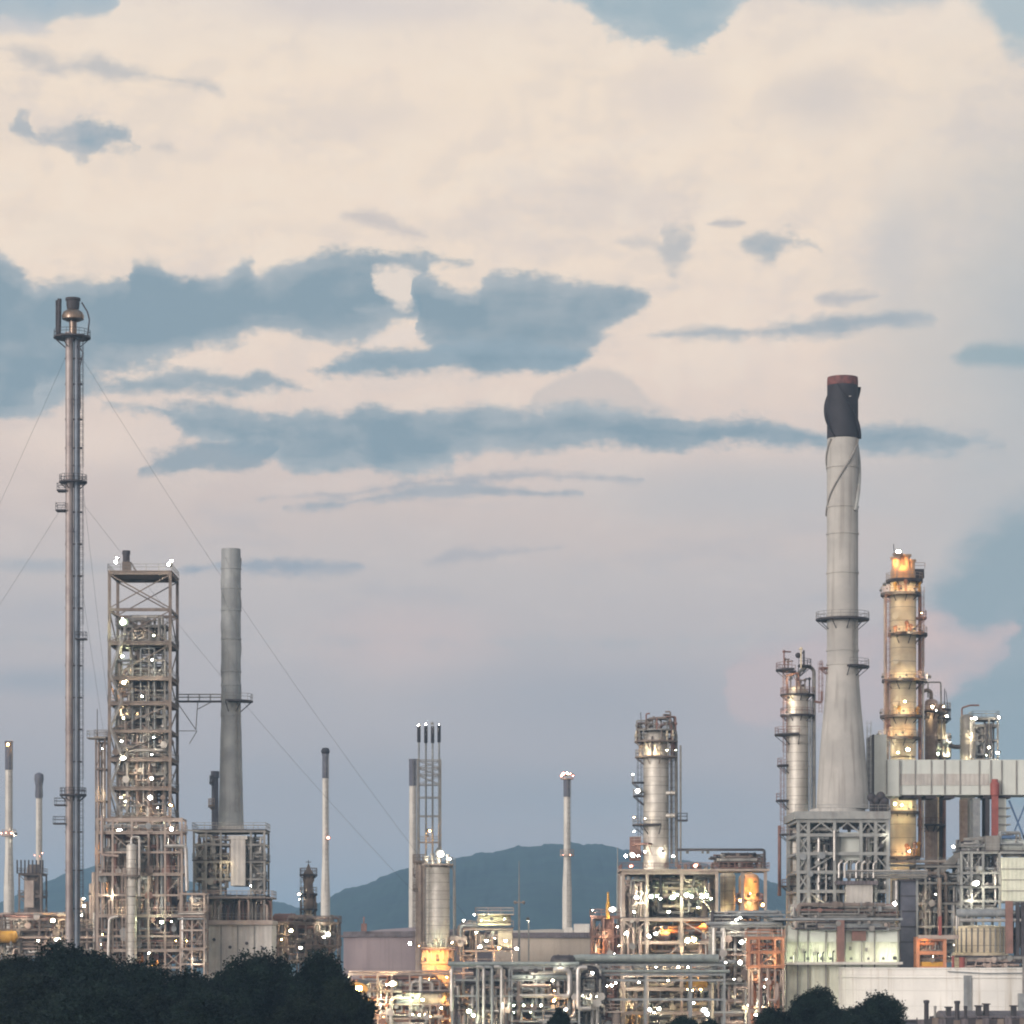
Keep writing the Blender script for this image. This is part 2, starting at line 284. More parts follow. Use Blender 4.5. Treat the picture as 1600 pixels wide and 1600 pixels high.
MT = dict(
    concrete=material('stack_concrete', (182, 179, 174), (158, 156, 153), .9, streak=.45, sc=(120, 114, 108), scale=.16),
    steelstack=material('stack_steel', (156, 159, 160), (134, 138, 141), .6, .1, streak=.4, sc=(112, 111, 112), scale=.3),
    white=material('stack_white_paint', (206, 203, 196), (184, 180, 174), .6, streak=.3, sc=(150, 140, 128), scale=.3),
    soot=material('stack_dark_cap', (44, 42, 50), (34, 32, 40), .75, scale=.5),
    sootred=material('stack_red_rim', (120, 74, 72), (78, 52, 54), .8, scale=.9),
    greycap=material('stack_grey_cap', (98, 100, 112), (82, 84, 96), .75, scale=.5),
    steel=material('grey_steel', (146, 144, 140), (114, 112, 110), .65, .15, scale=.5, streak=.3, sc=(110, 94, 86)),
    lightsteel=material('light_grey_steel', (158, 160, 158), (132, 134, 134), .65, .15, scale=.5, streak=.3, sc=(120, 104, 94)),
    pinksteel=material('primer_steel', (176, 162, 152), (146, 132, 124), .7, .05, scale=.5, streak=.3, sc=(118, 94, 84)),
    brown=material('weathered_steel', (134, 122, 114), (102, 92, 88), .8, .1, scale=.6, streak=.35, sc=(86, 68, 62)),
    dark=material('dark_steel', (74, 70, 74), (56, 52, 56), .75, .2, scale=.6),
    flarepink=material('flare_riser_steel', (162, 153, 151), (132, 122, 122), .5, .3, scale=.4, streak=.4, sc=(110, 96, 94)),
    flareblue=material('flare_riser_grey', (116, 125, 138), (94, 102, 114), .5, .3, scale=.4, streak=.3, sc=(80, 80, 90)),
    brass=material('heat_scaled_steel', (140, 122, 106), (92, 82, 78), .35, .8, scale=.8),
    silver=material('aluminium_cladding', (204, 200, 192), (176, 171, 164), .52, .38, scale=.7, streak=.4, sc=(140, 128, 116), seam=(1.5, .035, (112, 106, 100))),
    pipe=material('pipe_cladding', (188, 184, 180), (158, 154, 150), .45, .6, scale=.9, streak=.2),
    pipepaint=material('pipe_grey_paint', (146, 150, 152), (120, 124, 128), .55, .1, scale=.9, streak=.25),
    pipeblue=material('pipe_grey_green', (142, 150, 148), (118, 126, 126), .55, .1, scale=.9, streak=.3),
    pipewarm=material('pipe_primer', (176, 158, 148), (144, 126, 118), .6, .1, scale=.9, streak=.3),
    cream=material('cream_cladding', (224, 212, 186), (202, 188, 162), .6, .1, scale=.5, streak=.25, sc=(170, 150, 126), seam=(2.4, .05, (150, 138, 120))),
    panel=material('clad_panel', (206, 210, 204), (190, 195, 190), .6, .05, scale=.35, streak=.2, sc=(160, 160, 152), contrast=.3),
    sheet=material('corrugated_sheet', (190, 186, 180), (166, 162, 158), .65, .05, scale=.4, streak=.35, sc=(140, 128, 120), ribs=.8, bump=.35),
    shed=material('shed_sheet', (212, 214, 198), (194, 197, 182), .6, 0, scale=.4, streak=.25, sc=(160, 150, 130), ribs=.7, bump=.3),
    tankwhite=material('tank_white', (228, 226, 221), (210, 209, 205), .55, 0, scale=.2, streak=.75, sc=(176, 168, 156), seam=(2.4, .03, (190, 188, 182))),
    tankmauve=material('tank_weathered', (150, 136, 138), (130, 118, 122), .7, 0, scale=.1, streak=.35, sc=(112, 98, 100)),
    tankbeige=material('tank_beige', (190, 178, 162), (170, 158, 146), .7, 0, scale=.1, streak=.3, sc=(140, 122, 106)),
    orange=material('orange_paint', (194, 136, 102), (166, 112, 86), .65, 0, scale=.6, streak=.35, sc=(120, 92, 80)),
    red=material('red_paint', (154, 84, 78), (128, 68, 64), .65, 0, scale=.6, streak=.25),
    oxide=material('red_oxide', (138, 104, 96), (110, 84, 78), .75, 0, scale=.6, streak=.3),
    yellow=material('yellow_paint', (206, 158, 62), (176, 130, 52), .6, 0, scale=.6, streak=.2),
    blue=material('blue_paint', (84, 112, 148), (70, 92, 124), .6, 0, scale=.6),
    orangebrick=material('refractory_skirt', (206, 176, 146), (184, 152, 122), .85, 0, scale=.5, streak=.25),
    roof=material('dark_sheet_roof', (112, 104, 108), (88, 82, 86), .75, 0, scale=.4, ribs=.6),
    rope=material('guy_wire', (80, 80, 88), None, .6, .5),
    housing=material('lamp_housing', (120, 120, 118), None, .5, .5),
    leaf=material('leaves', (36, 50, 44), (13, 20, 24), .7, 0, scale=.4),
    leaf2=material('leaves_olive', (38, 48, 40), (15, 21, 23), .7, 0, scale=.4),
    bark=material('bark', (70, 60, 52), None, .9, 0, scale=2),
    hill=material('forest_hill', (38, 58, 56), (20, 36, 42), .95, 0, scale=.025, contrast=.16),
    ground=material('yard_ground', (112, 108, 100), (88, 86, 80), .95, 0, scale=.06),
)
WHITE, WARM, ORANGE, GREEN, REDL = (1, .90, .68), (1, .79, .46), (1, .46, .12), (.90, 1, .62), (1, .40, .28)
GL = dict(w=emitter('lamp_white', WHITE, 260), y=emitter('lamp_warm', WARM, 340), o=emitter('lamp_sodium', ORANGE, 360), g=emitter('lamp_mercury', GREEN, 280), r=emitter('lamp_red', REDL, 20))
DL = dict(w=emitter('halo_white', (1, .95, .84), .95), y=emitter('halo_warm', (1, .82, .48), .9), o=emitter('halo_sodium', (1, .50, .15), .9), g=emitter('halo_mercury', (.86, 1, .68), .85), r=emitter('halo_red', (1, .36, .26), .8))  # dim coloured glow put on the dish round each bulb as its halo

# ------------------------------------------------------------------ mesh helpers
class MB:
    def __init__(s): s.v = []; s.f = []; s.mi = []
    def add(s, vs, fs, mi=0):
        o = len(s.v); s.v += [tuple(v) for v in vs]; s.f += [tuple(i + o for i in f) for f in fs]; s.mi += [mi] * len(fs); return s
    def box(s, x0, x1, y0, y1, z0, z1, mi=0):
        return s.add([(x0, y0, z0), (x1, y0, z0), (x1, y1, z0), (x0, y1, z0), (x0, y0, z1), (x1, y0, z1), (x1, y1, z1), (x0, y1, z1)],
                     [(3, 2, 1, 0), (4, 5, 6, 7), (0, 1, 5, 4), (1, 2, 6, 5), (2, 3, 7, 6), (3, 0, 4, 7)], mi)
    def bar(s, a, b, w, h=None, mi=0):
        h = h or w
        a, b = Vector(a), Vector(b); d = (b - a).normalized()
        u = d.cross(Vector((0, 0, 1)))
        if u.length < .01: u = Vector((1, 0, 0))
        u.normalize(); v = u.cross(d)
        u = u * w / 2; v = v * h / 2
        q = [a - u - v, a + u - v, a + u + v, a - u + v, b - u - v, b + u - v, b + u + v, b - u + v]
        return s.add(q, [(0, 1, 2, 3), (7, 6, 5, 4), (0, 4, 5, 1), (1, 5, 6, 2), (2, 6, 7, 3), (3, 7, 4, 0)], mi)
    def sweep(s, pts, rs, n=8, cap=True, mi=0):
        P = [Vector(p) for p in pts]; nrm = None; rings = []
        for i, p in enumerate(P):
            d = ((P[min(i + 1, len(P) - 1)] - p).normalized() + (p - P[max(i - 1, 0)]).normalized())
            if d.length < 1e-6: d = P[min(i + 1, len(P) - 1)] - P[max(i - 1, 0)]
            d.normalize()
            if nrm is None:
                nrm = d.cross(Vector((0, 0, 1)) if abs(d.z) < .9 else Vector((1, 0, 0)))
            nrm = nrm - d * nrm.dot(d); nrm.normalize(); bn = d.cross(nrm)
            r = rs[i] if isinstance(rs, (list, tuple)) else rs
            rings.append([p + (nrm * math.cos(6.28318 * k / n) + bn * math.sin(6.28318 * k / n)) * r for k in range(n)])
        vs = [v for R in rings for v in R]; fs = []
        for i in range(len(P) - 1):
            for k in range(n):
                a = i * n + k; b = i * n + (k + 1) % n
                fs.append((a, b, b + n, a + n))
        if cap: fs += [tuple(range(n))[::-1], tuple(range((len(P) - 1) * n, len(P) * n))]
        return s.add(vs, fs, mi)
    def tube(s, a, b, r, n=8, r2=None, mi=0): return s.sweep([a, b], [r, r if r2 is None else r2], n, mi=mi)
    def path(s, pts, r, n=8, bend=2.0, mi=0):
        P = [Vector(p) for p in pts]; out = [P[0]]
        for i in range(1, len(P) - 1):
            a, b, c = P[i - 1], P[i], P[i + 1]
            l = min(bend * r, (a - b).length * .45, (c - b).length * .45)
            p0 = b + (a - b).normalized() * l; p1 = b + (c - b).normalized() * l
            for t in (0, .33, .67, 1): out.append(p0 * (1 - t) ** 2 + b * 2 * t * (1 - t) + p1 * t * t)
        out.append(P[-1])
        return s.sweep(out, r, n, mi=mi)
    def lathe(s, prof, n=24, c=(0, 0), mi=0):
        vs = []; fs = []; k = len(prof)
        for i in range(n):
            a = 6.283185 * i / n
            for r, z in prof: vs.append((c[0] + r * math.cos(a), c[1] + r * math.sin(a), z))
        for i in range(n):
            j = (i + 1) % n
            for q in range(k - 1): fs.append((i * k + q, j * k + q, j * k + q + 1, i * k + q + 1))
        fs.append(tuple(i * k for i in range(n))[::-1]); fs.append(tuple(i * k + k - 1 for i in range(n)))
        return s.add(vs, fs, mi)
    def sector(s, r0, r1, a0, a1, z0, z1, c=(0, 0), mi=0):
        n = max(3, int(abs(a1 - a0) / 14)); full = abs(a1 - a0) >= 359.9
        vs = []; fs = []
        m = n if full else n + 1
        for i in range(m):
            a = math.radians(a0 + (a1 - a0) * i / n); ca, sa_ = math.cos(a), math.sin(a)
            for r, z in ((r0, z0), (r1, z0), (r1, z1), (r0, z1)): vs.append((c[0] + r * ca, c[1] + r * sa_, z))
        for i in range(n):
            j = (i + 1) % m
            for q in range(4): fs.append((i * 4 + q, i * 4 + (q + 1) % 4, j * 4 + (q + 1) % 4, j * 4 + q))
        if not full: fs += [(0, 3, 2, 1), tuple(n * 4 + q for q in range(4))]
        return s.add(vs, fs, mi)
    def ball(s, c, r, n=8, m=5, sz=1.0, mi=0):
        return s.lathe([(max(r * math.sin(math.pi * i / m), r * .02), c[2] - r * sz * math.cos(math.pi * i / m)) for i in range(m + 1)], n, (c[0], c[1]), mi)
    def build(s, name, mats, parent=None, smooth=40):
        me = bpy.data.meshes.new(name); me.from_pydata(s.v, [], s.f)
        for m in (mats if isinstance(mats, list) else [mats]): me.materials.append(MT[m] if isinstance(m, str) else m)
        if any(s.mi): me.polygons.foreach_set('material_index', s.mi)
        if smooth:
            me.polygons.foreach_set('use_smooth', [True] * len(me.polygons)); me.set_sharp_from_angle(angle=math.radians(smooth))
        me.update()
        o = bpy.data.objects.new(name, me); SC.collection.objects.link(o)
        if parent is not None: o.parent = parent
        return o

ALL = []
class T:
    """a thing: an Empty at its base, with helpers that turn sizes read in the photograph into metres at its distance"""
    def __init__(s, name, label, cat, px, Y, group=None, z=0.0):
        s.Y = Y; s.X0 = X(px, Y); s.z0 = z; s.n_pipe = 0; s.rest = MB(); s.rest_m = []; ALL.append(s)
        s.o = o = bpy.data.objects.new(name, None); SC.collection.objects.link(o); o.location = (s.X0, Y, z); o.empty_display_size = .5
        o['label'] = label; o['category'] = cat; o['kind'] = 'thing'
        if group: o['group'] = group
    def x(s, px, dy=0.0): return X(px, s.Y + dy) - s.X0
    def z(s, py, dy=0.0): return Z(py, s.Y + dy) - s.z0
    def m(s, d): return M(d, s.Y)
def struct(o):
    o['kind'] = 'structure'; return o
def relabel(o, lab): o['label'] = lab; return o

def _lamp_mesh(k):
    """floodlight: small bright bulb standing in a frosted, glowing lens dish, with its housing behind"""
    b = MB(); b.ball((0, -.25, 0), .36 if k == 'o' else .52, 8, 6)
    n = 10
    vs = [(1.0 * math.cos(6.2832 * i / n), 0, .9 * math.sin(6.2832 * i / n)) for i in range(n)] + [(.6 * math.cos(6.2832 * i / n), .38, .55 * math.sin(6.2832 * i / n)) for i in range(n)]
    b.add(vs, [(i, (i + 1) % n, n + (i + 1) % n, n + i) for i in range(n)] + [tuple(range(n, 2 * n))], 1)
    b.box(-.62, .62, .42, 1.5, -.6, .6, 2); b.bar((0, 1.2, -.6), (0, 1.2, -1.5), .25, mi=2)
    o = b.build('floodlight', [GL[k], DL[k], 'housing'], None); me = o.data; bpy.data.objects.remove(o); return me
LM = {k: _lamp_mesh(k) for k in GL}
def _hood_mesh(k):
    """floodlight turned towards the plant: the bulb sits under a hood that is open to the rear and below"""
    b = MB(); b.ball((0, .15, 0), .5, 8, 6)
    b.box(-.8, .8, -.62, -.52, -.7, .8, 1); b.box(-.8, .8, -.52, .8, .72, .8, 1); b.box(-.8, -.72, -.52, .5, -.6, .72, 1); b.box(.72, .8, -.52, .5, -.6, .72, 1); b.bar((0, -.3, .8), (0, -.3, 1.6), .2, mi=1)
    o = b.build('floodlight', [GL[k], 'housing'], None); me = o.data; bpy.data.objects.remove(o); return me
LM.update({k + 'h': _hood_mesh(k) for k in GL})
LR = random.Random(99)
def lamp(t, px, py, k='w', r=.3, dy=-1.0):
    if dy >= 2.5 and len(k) == 1: k += 'h'; r *= 1.35
    elif len(k) == 1 and r < .34 and k != 'r' and LR.random() < .6: k += 'h'; r *= 1.2
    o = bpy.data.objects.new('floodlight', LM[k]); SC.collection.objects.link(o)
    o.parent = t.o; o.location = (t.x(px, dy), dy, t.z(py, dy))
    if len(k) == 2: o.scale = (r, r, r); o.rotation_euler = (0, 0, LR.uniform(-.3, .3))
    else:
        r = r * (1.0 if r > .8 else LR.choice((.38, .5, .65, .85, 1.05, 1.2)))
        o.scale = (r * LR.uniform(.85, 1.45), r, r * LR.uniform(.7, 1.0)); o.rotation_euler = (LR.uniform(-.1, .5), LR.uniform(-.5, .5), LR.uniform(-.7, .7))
    return o
def lamps(t, L, k='w', r=.3, dy=-1.0):
    for q in L: lamp(t, q[0], q[1], q[2] if len(q) > 2 else k, q[3] if len(q) > 3 else r, q[4] if len(q) > 4 else dy)

def handrail(par, pts, h=1.1, w=.07, mat='steel', closed=False):
    """posts, two rails and a toe board along a line of points"""
    b = MB()
    P = [Vector(p) for p in pts]
    if closed: P.append(P[0])
    up = Vector((0, 0, 1))
    for a, c in zip(P, P[1:]):
        for q in (.55, 1.0): b.bar(a + up * h * q, c + up * h * q, w)
        L = (c - a).length; n = max(1, int(L / 1.8))
        for i in range(n): b.bar(a + (c - a) * (i / n), a + (c - a) * (i / n) + up * h, w)
    b.bar(P[-1], P[-1] + up * h, w)
    return b.build('handrail', mat, par, 0)
def platform(t, z, r0, r1, a0=0, a1=360, c=(0, 0), mat='dark', rail='steel', th=.28, br=True):
    b = MB(); b.sector(r0, r1, a0, a1, z - th, z, c)
    if br:
        n = max(2, int(abs(a1 - a0) / 40))
        for i in range(n + 1):
            a = math.radians(a0 + (a1 - a0) * (i + .0) / n); ca, sa_ = math.cos(a), math.sin(a)
            b.bar((c[0] + r0 * ca, c[1] + r0 * sa_, z - th - (r1 - r0) * .8), (c[0] + r1 * .97 * ca, c[1] + r1 * .97 * sa_, z - th), .12)
    o = b.build('platform', mat, t.o, 0)
    n = max(3, int(abs(a1 - a0) / 20))
    full = abs(a1 - a0) >= 359.9
    pts = [(c[0] + (r1 - .08) * math.cos(math.radians(a0 + (a1 - a0) * i / n)), c[1] + (r1 - .08) * math.sin(math.radians(a0 + (a1 - a0) * i / n)), z) for i in range(n if full else n + 1)]
    handrail(o, pts, mat=rail, closed=full)
    return o
def deck(t, x0, x1, y0, y1, z, th=.3, mat='steel', rail=True, railmat=None):
    b = MB(); b.box(x0, x1, y0, y1, z - th, z)
    o = b.build('platform', mat, t.o, 0)
    if rail: handrail(o, [(x0 + .06, y0 + .06, z), (x1 - .06, y0 + .06, z), (x1 - .06, y1 - .06, z), (x0 + .06, y1 - .06, z)], mat=railmat or mat, closed=True)
    return o
def ladder(t, x, y, z0, z1, cage=True, mat='steel', side=-1, step=.6):
    b = MB()
    for d in (-.25, .25): b.bar((x + d, y, z0), (x + d, y, z1), .07)
    k = z0 + .3
    while k < z1: b.bar((x - .25, y, k), (x + .25, y, k), .05); k += step
    o = b.build('ladder', mat, t.o, 0)
    if cage and z1 - z0 > 4:
        g = MB(); k = z0 + 2.3; R = .42
        ring = [(x + R * math.cos(a), y + side * (.05 + R + R * math.sin(a))) for a in [math.radians(q) for q in range(-160, -19, 28)] + [math.radians(q) for q in (20, 160)]]
        ring = [(x - .4, y), (x - .45, y + side * .45), (x - .25, y + side * .8), (x + .25, y + side * .8), (x + .45, y + side * .45), (x + .4, y)]
        while k < z1 + .9:
            for p, q in zip(ring, ring[1:]): g.bar((*p, k), (*q, k), .06)
            k += 1.2
        for p in ring[1:-1]: g.bar((*p, z0 + 2.3), (*p, z1 + .9), .045)
        g.build('ladder_cage', mat, o, 0)
    return o
def shell(t, prof_r, z0, z1, mat, name='shell', dome=True, seams=None, n=28, c=(0, 0), neck=True):
    """upright vessel: straight shell with girth flanges and a domed head"""
    R = prof_r; pr = [(R, z0)]
    for s_ in (seams or []): pr += [(R, s_), (R + .09, s_ + .02), (R + .09, s_ + .16), (R, s_ + .18)]
    if dome: pr += [(R, z1 - R * .55), (R * .93, z1 - R * .34), (R * .72, z1 - R * .14), (R * .4, z1 - R * .03), (R * .05, z1)]
    else: pr += [(R, z1)]
    return MB().lathe(pr, n, c).build(name, mat, t.o)
def pipe(t, pts, r, mat='pipe', n=8, flanges=(), name='pipe', par=None):
    b = MB(); b.path(pts, r, n)
    for i in flanges:
        p = Vector(pts[i]); q = Vector(pts[i + 1] if i + 1 < len(pts) else pts[i - 1]); d = (q - p).normalized()
        b.tube(p + d * r * 2.4, p + d * r * 3.0, r * 1.5, n)
    return b.build(name, mat, par or t.o)
def xbrace(t, a, b, c, d, w=.18, mat='steel', single=False):
    m = MB(); m.bar(a, c, w, w * .8)
    if not single: m.bar(b, d, w * .8, w)
    return m.build('brace', mat, t.o, 0)

def frame(t, xs, ys, zs, w=.35, mat='steel', decks=(), rails=(), braces=(), bw=.2, railmat=None, z0=0.0, deckmat=None, beams=True):
    """open steel structure: columns at xs x ys, a ring of beams at each level, decks (plated levels), X or single braces on the front and rear faces"""
    top = zs[-1]
    for x in xs:
        for y in ys: MB().box(x - w / 2, x + w / 2, y - w / 2, y + w / 2, z0, top + .03).build('column', mat, t.o, 0)
    if beams:
        for z in zs:
            for y in ys: MB().box(xs[0], xs[-1], y - w * .4, y + w * .4, z - w * 1.1, z - .02).build('beam', mat, t.o, 0)
            for x in (xs[0], xs[-1]): MB().box(x - w * .38, x + w * .38, ys[0], ys[-1], z - w * 1.0, z - .04).build('beam', mat, t.o, 0)
    for i in decks:
        z = zs[i]; o = MB().box(xs[0] - .3, xs[-1] + .3, ys[0] - .3, ys[-1] + .3, z, z + .14).build('platform', deckmat or mat, t.o, 0)
        if rails == 'all' or i in rails: handrail(o, [(xs[0] - .25, ys[0] - .25, z + .14), (xs[-1] + .25, ys[0] - .25, z + .14), (xs[-1] + .25, ys[-1] + .25, z + .14), (xs[0] - .25, ys[-1] + .25, z + .14)], mat=railmat or mat, closed=True)
    lv = [z0] + list(zs)
    for (i, j, kind) in braces:      # bay column i, level j
        xa, xb, za, zb = xs[i], xs[i + 1], lv[j], lv[j + 1] - w
        for y in ((ys[0], ys[-1]) if kind.isupper() else (ys[0],)):
            k = kind.lower()
            if k == 'x': xbrace(t, (xa, y, za), (xb, y, za), (xb, y, zb), (xa, y, zb), bw, mat)
            elif k == '/': xbrace(t, (xa, y, za), None, (xb, y, zb), None, bw, mat, True)
            elif k == '\\': xbrace(t, (xb, y, za), None, (xa, y, zb), None, bw, mat, True)
            elif k == 'v': xbrace(t, (xa, y, zb), (xb, y, zb), ((xa + xb) / 2, y, za), ((xa + xb) / 2, y, za + .1), bw, mat)
            elif k == 'a': xbrace(t, (xa, y, za), (xb, y, za), ((xa + xb) / 2, y, zb), ((xa + xb) / 2, y, zb - .1), bw, mat)

def pipework(t, bx, n, seed, mats=('pipe', 'pipepaint', 'pipewarm'), r=(.1, .28), vert=.55, seg=4, valves=.35):
    """process piping threading through a bay: each run its own pipe with elbows, flanges and now and then a valve"""
    R = random.Random(seed); x0, x1, y0, y1, z0, z1 = bx
    for _ in range(int(n * 1.6)):
        rr = R.uniform(*r) if R.random() < .8 else r[1] * 1.3
        p = [R.uniform(x0, x1), R.uniform(y0, y1), R.uniform(z0, z1)]
        ax = 2 if R.random() < vert else 0
        pts = [tuple(p)]
        for k in range(R.randint(2, seg)):
            lo, hi = ((x0, x1), (y0, y1), (z0, z1))[ax]
            q = p[ax]; tries = 0
            while abs(q - p[ax]) < max(rr * 5, (hi - lo) * .18) and tries < 8: q = R.uniform(lo, hi); tries += 1
            if abs(q - p[ax]) < rr * 3: q = lo if p[ax] > (lo + hi) / 2 else hi
            if abs(q - p[ax]) < rr * 2: break
            p[ax] = q; pts.append(tuple(p))
            ax = R.choice([a for a in (0, 1, 2, 2 if vert > .5 else 0) if a != ax])
        if len(pts) < 2: continue
        b = MB(); b.path(pts, rr, 7, 2.2)
        for i in range(len(pts) - 1):
            A, B_ = Vector(pts[i]), Vector(pts[i + 1]); L = (B_ - A).length; d = (B_ - A) / L
            if L > rr * 9:
                for s_ in (.22, .78): b.tube(A + d * L * s_ - d * .06, A + d * L * s_ + d * .06, rr * 1.55, 8)
                if R.random() < valves and L > rr * 14:
                    c = A + d * L * .5; b.ball(tuple(c), rr * 1.9, 7, 4)
                    u = Vector((0, -1, 0)) if abs(d.y) < .5 else Vector((1, 0, 0))
                    b.tube(c, c + u * rr * 5, rr * .4, 5); b.tube(c + u * rr * 5, c + u * rr * 5.4, rr * 1.8, 8)
        mt = R.choice(mats); t.n_pipe += 1
        if t.n_pipe <= 90: b.build('pipe', mt, t.o)
        else:
            if mt not in t.rest_m: t.rest_m.append(mt)
            t.rest.add(b.v, b.f, t.rest_m.index(mt))
def drum(t, c, r, L, mat='silver', axis='x', name='exchanger', saddles=True):
    """horizontal vessel with dished ends, girth flanges and two saddles"""
    prof = [(r * .05, -L / 2 - r * .5), (r * .6, -L / 2 - r * .38), (r * .93, -L / 2 - r * .14), (r, -L / 2), (r, -L * .3), (r * 1.12, -L * .3 + .01), (r * 1.12, -L * .3 + .16), (r, -L * .3 + .17),
            (r, L * .3), (r * 1.12, L * .3 + .01), (r * 1.12, L * .3 + .16), (r, L * .3 + .17), (r, L / 2), (r * .93, L / 2 + r * .14), (r * .6, L / 2 + r * .38), (r * .05, L / 2 + r * .5)]
    b = MB().lathe(prof, 16)
    b.v = [((z if axis == 'x' else x) + c[0], (y if axis == 'x' else z) + c[1], (-x if axis == 'x' else y) + c[2]) for x, y, z in b.v]
    o = b.build(name, mat, t.o)
    if saddles:
        for s_ in (-.32, .32):
            d = s_ * L
            m = MB()
            if axis == 'x': m.box(c[0] + d - .15, c[0] + d + .15, c[1] - r * .8, c[1] + r * .8, c[2] - r * 1.5, c[2] - r * .55)
            else: m.box(c[0] - r * .8, c[0] + r * .8, c[1] + d - .15, c[1] + d + .15, c[2] - r * 1.5, c[2] - r * .55)
            m.build('saddle', 'steel', o, 0)
    return o

# ------------------------------------------------------------------ the setting
b = MB(); b.add([(-7000, -600, 0), (7000, -600, 0), (7000, 9000, 0), (-7000, 9000, 0)], [(0, 1, 2, 3)])
struct(b.build('ground', 'ground', None, 0))
def hill(pts, Y, depth, seed):
    nx, ny = 460, 40
    off = Vector((seed * 17.3, seed * 5.1, 0)); vs = []; fs = []
    def prof(px):
        for (a, za), (c, zc) in zip(pts, pts[1:]):
            if a <= px <= c:
                t = (px - a) / (c - a); t = t * t * (3 - 2 * t) * .6 + t * .4
                return za + (zc - za) * t
        return pts[0][1] if px < pts[0][0] else pts[-1][1]
    p0, p1 = pts[0][0], pts[-1][0]
    for i in range(nx + 1):
        px = p0 + (p1 - p0) * i / nx
        x = X(px, Y); h = Z(prof(px), Y)
        for j in range(ny + 1):
            v = -1 + 2 * j / ny
            y = Y + v * depth * (1 + .12 * mnoise.noise(Vector((x / 300, 0, 3)) + off))
            w = max(0, 1 - abs(v) ** 1.5)
            n = mnoise.noise(Vector((x / 220, y / 220, 0)) + off) * 14 * w * abs(v) * 2 + mnoise.noise(Vector((x / 22, y / 22, 1)) + off) * 4.2 + mnoise.noise(Vector((x / 6, y / 6, 7)) + off) * 2.4
            vs.append((x, y, -2 + (h + 2) * w + (n if w > .02 else 0)))
    for i in range(nx):
        for j in range(ny):
            a = i * (ny + 1) + j
            fs.append((a, a + ny + 1, a + ny + 2, a + 1))
    return struct(MB().add(vs, fs).build('hill', 'hill', None, 80))
hill([(380, 1452), (440, 1436), (500, 1412), (560, 1386), (640, 1358), (700, 1345), (760, 1332), (820, 1322), (868, 1319), (920, 1320), (990, 1330), (1060, 1345), (1130, 1353), (1195, 1376), (1260, 1402), (1350, 1432), (1600, 1456), (1900, 1480)], 3600, 800, 1)
hill([(-500, 1490), (-120, 1470), (0, 1432), (60, 1390), (100, 1370), (132, 1357), (180, 1346), (230, 1352), (300, 1378), (370, 1400), (432, 1410), (475, 1418), (560, 1440), (700, 1468), (900, 1490)], 4300, 800, 2)
hz = MB().box(-7050, 7050, -650, 9050, -1, 185).build('haze', 'rope', None, 0); hz['kind'] = 'stuff'
hm = bpy.data.materials.new('evening_haze'); hm.use_nodes = True; hm.node_tree.nodes.clear()
pv = hm.node_tree.nodes.new('ShaderNodeVolumePrincipled'); pv.inputs['Color'].default_value = (.44, .72, 1.0, 1); pv.inputs['Density'].default_value = .00017; pv.inputs['Anisotropy'].default_value = 0.0
oo = hm.node_tree.nodes.new('ShaderNodeOutputMaterial'); hm.node_tree.links.new(pv.outputs[0], oo.inputs['Volume'])
hz.data.materials.clear(); hz.data.materials.append(hm)

# ------------------------------------------------------------------ flare stack
PI = math.pi
t = T('flare_stack', 'very tall thin twin-pipe flare stack with dark burner tip and guy wires', 'flare stack', 113, 540)
for px, w, mt in ((108.5, 12.5, 'flarepink'), (119.5, 9.5, 'flareblue')):
    pr = [(t.m(w / 2), 0)]
    z = 6.0
    top = t.z(520 if w > 10 else 528)
    while z < top: pr += [(t.m(w / 2), z), (t.m(w / 2) + .07, z + .02), (t.m(w / 2) + .07, z + .2), (t.m(w / 2), z + .22)]; z += 11.5
    pr.append((t.m(w / 2), top))
    MB().lathe(pr, 20, (t.x(px), 0 if w > 10 else .4)).build('riser', mt, t.o)
cx = t.x(114)
MB().lathe([(t.m(6), t.z(530)), (t.m(6), t.z(502)), (t.m(10), t.z(502)), (t.m(17), t.z(499)), (t.m(17.5), t.z(494)), (t.m(15), t.z(488)), (t.m(9), t.z(484)), (t.m(9), t.z(483))], 24, (cx, 0)).build('molecular_seal', 'brass', t.o)
MB().lathe([(t.m(9), t.z(485)), (t.m(10.2), t.z(478)), (t.m(10.5), t.z(470)), (t.m(11.8), t.z(469.5)), (t.m(11.8), t.z(466)), (t.m(9), t.z(466)), (t.m(8.5), t.z(474))], 24, (cx, 0)).build('burner_tip', 'dark', t.o)
MB().tube((t.x(92), 0, t.z(522)), (t.x(93), 0, t.z(467)), t.m(3.4), 10).tube((t.x(87.5), .5, t.z(522)), (t.x(87.5), .5, t.z(468)), t.m(1.4), 8).build('pilot_pipe', 'dark', t.o)
pipe(t, [(t.x(137), -.2, t.z(526)), (t.x(140), -.2, t.z(500)), (t.x(137), -.2, t.z(488)), (t.x(128), -.2, t.z(473))], .13, 'dark')
pipe(t, [(t.x(126), -1, t.z(532)), (t.x(124), -1, t.z(542)), (t.x(131), -1, t.z(553)), (t.x(126), -1, t.z(575)), (t.x(127), -1, t.z(640))], .1, 'dark')
platform(t, t.z(526), t.m(11), t.m(29), 0, 360, (cx - t.m(1.5), .2), 'dark', 'dark')
platform(t, t.z(752), t.m(11), t.m(22), 0, 360, (cx, .2), 'dark', 'dark')
for py, a, c in ((766, 90, 104), (797, 88, 104), (1257, 86, 103), (1286, 84, 103)): deck(t, t.x(a), t.x(c), -1.2, 1.2, t.z(py), .25, 'dark')
platform(t, t.z(1241), t.m(11), t.m(21), 0, 360, (cx, .2), 'dark', 'dark')
deck(t, t.x(119), t.x(136), -1.5, .6, t.z(998), .25, 'dark')
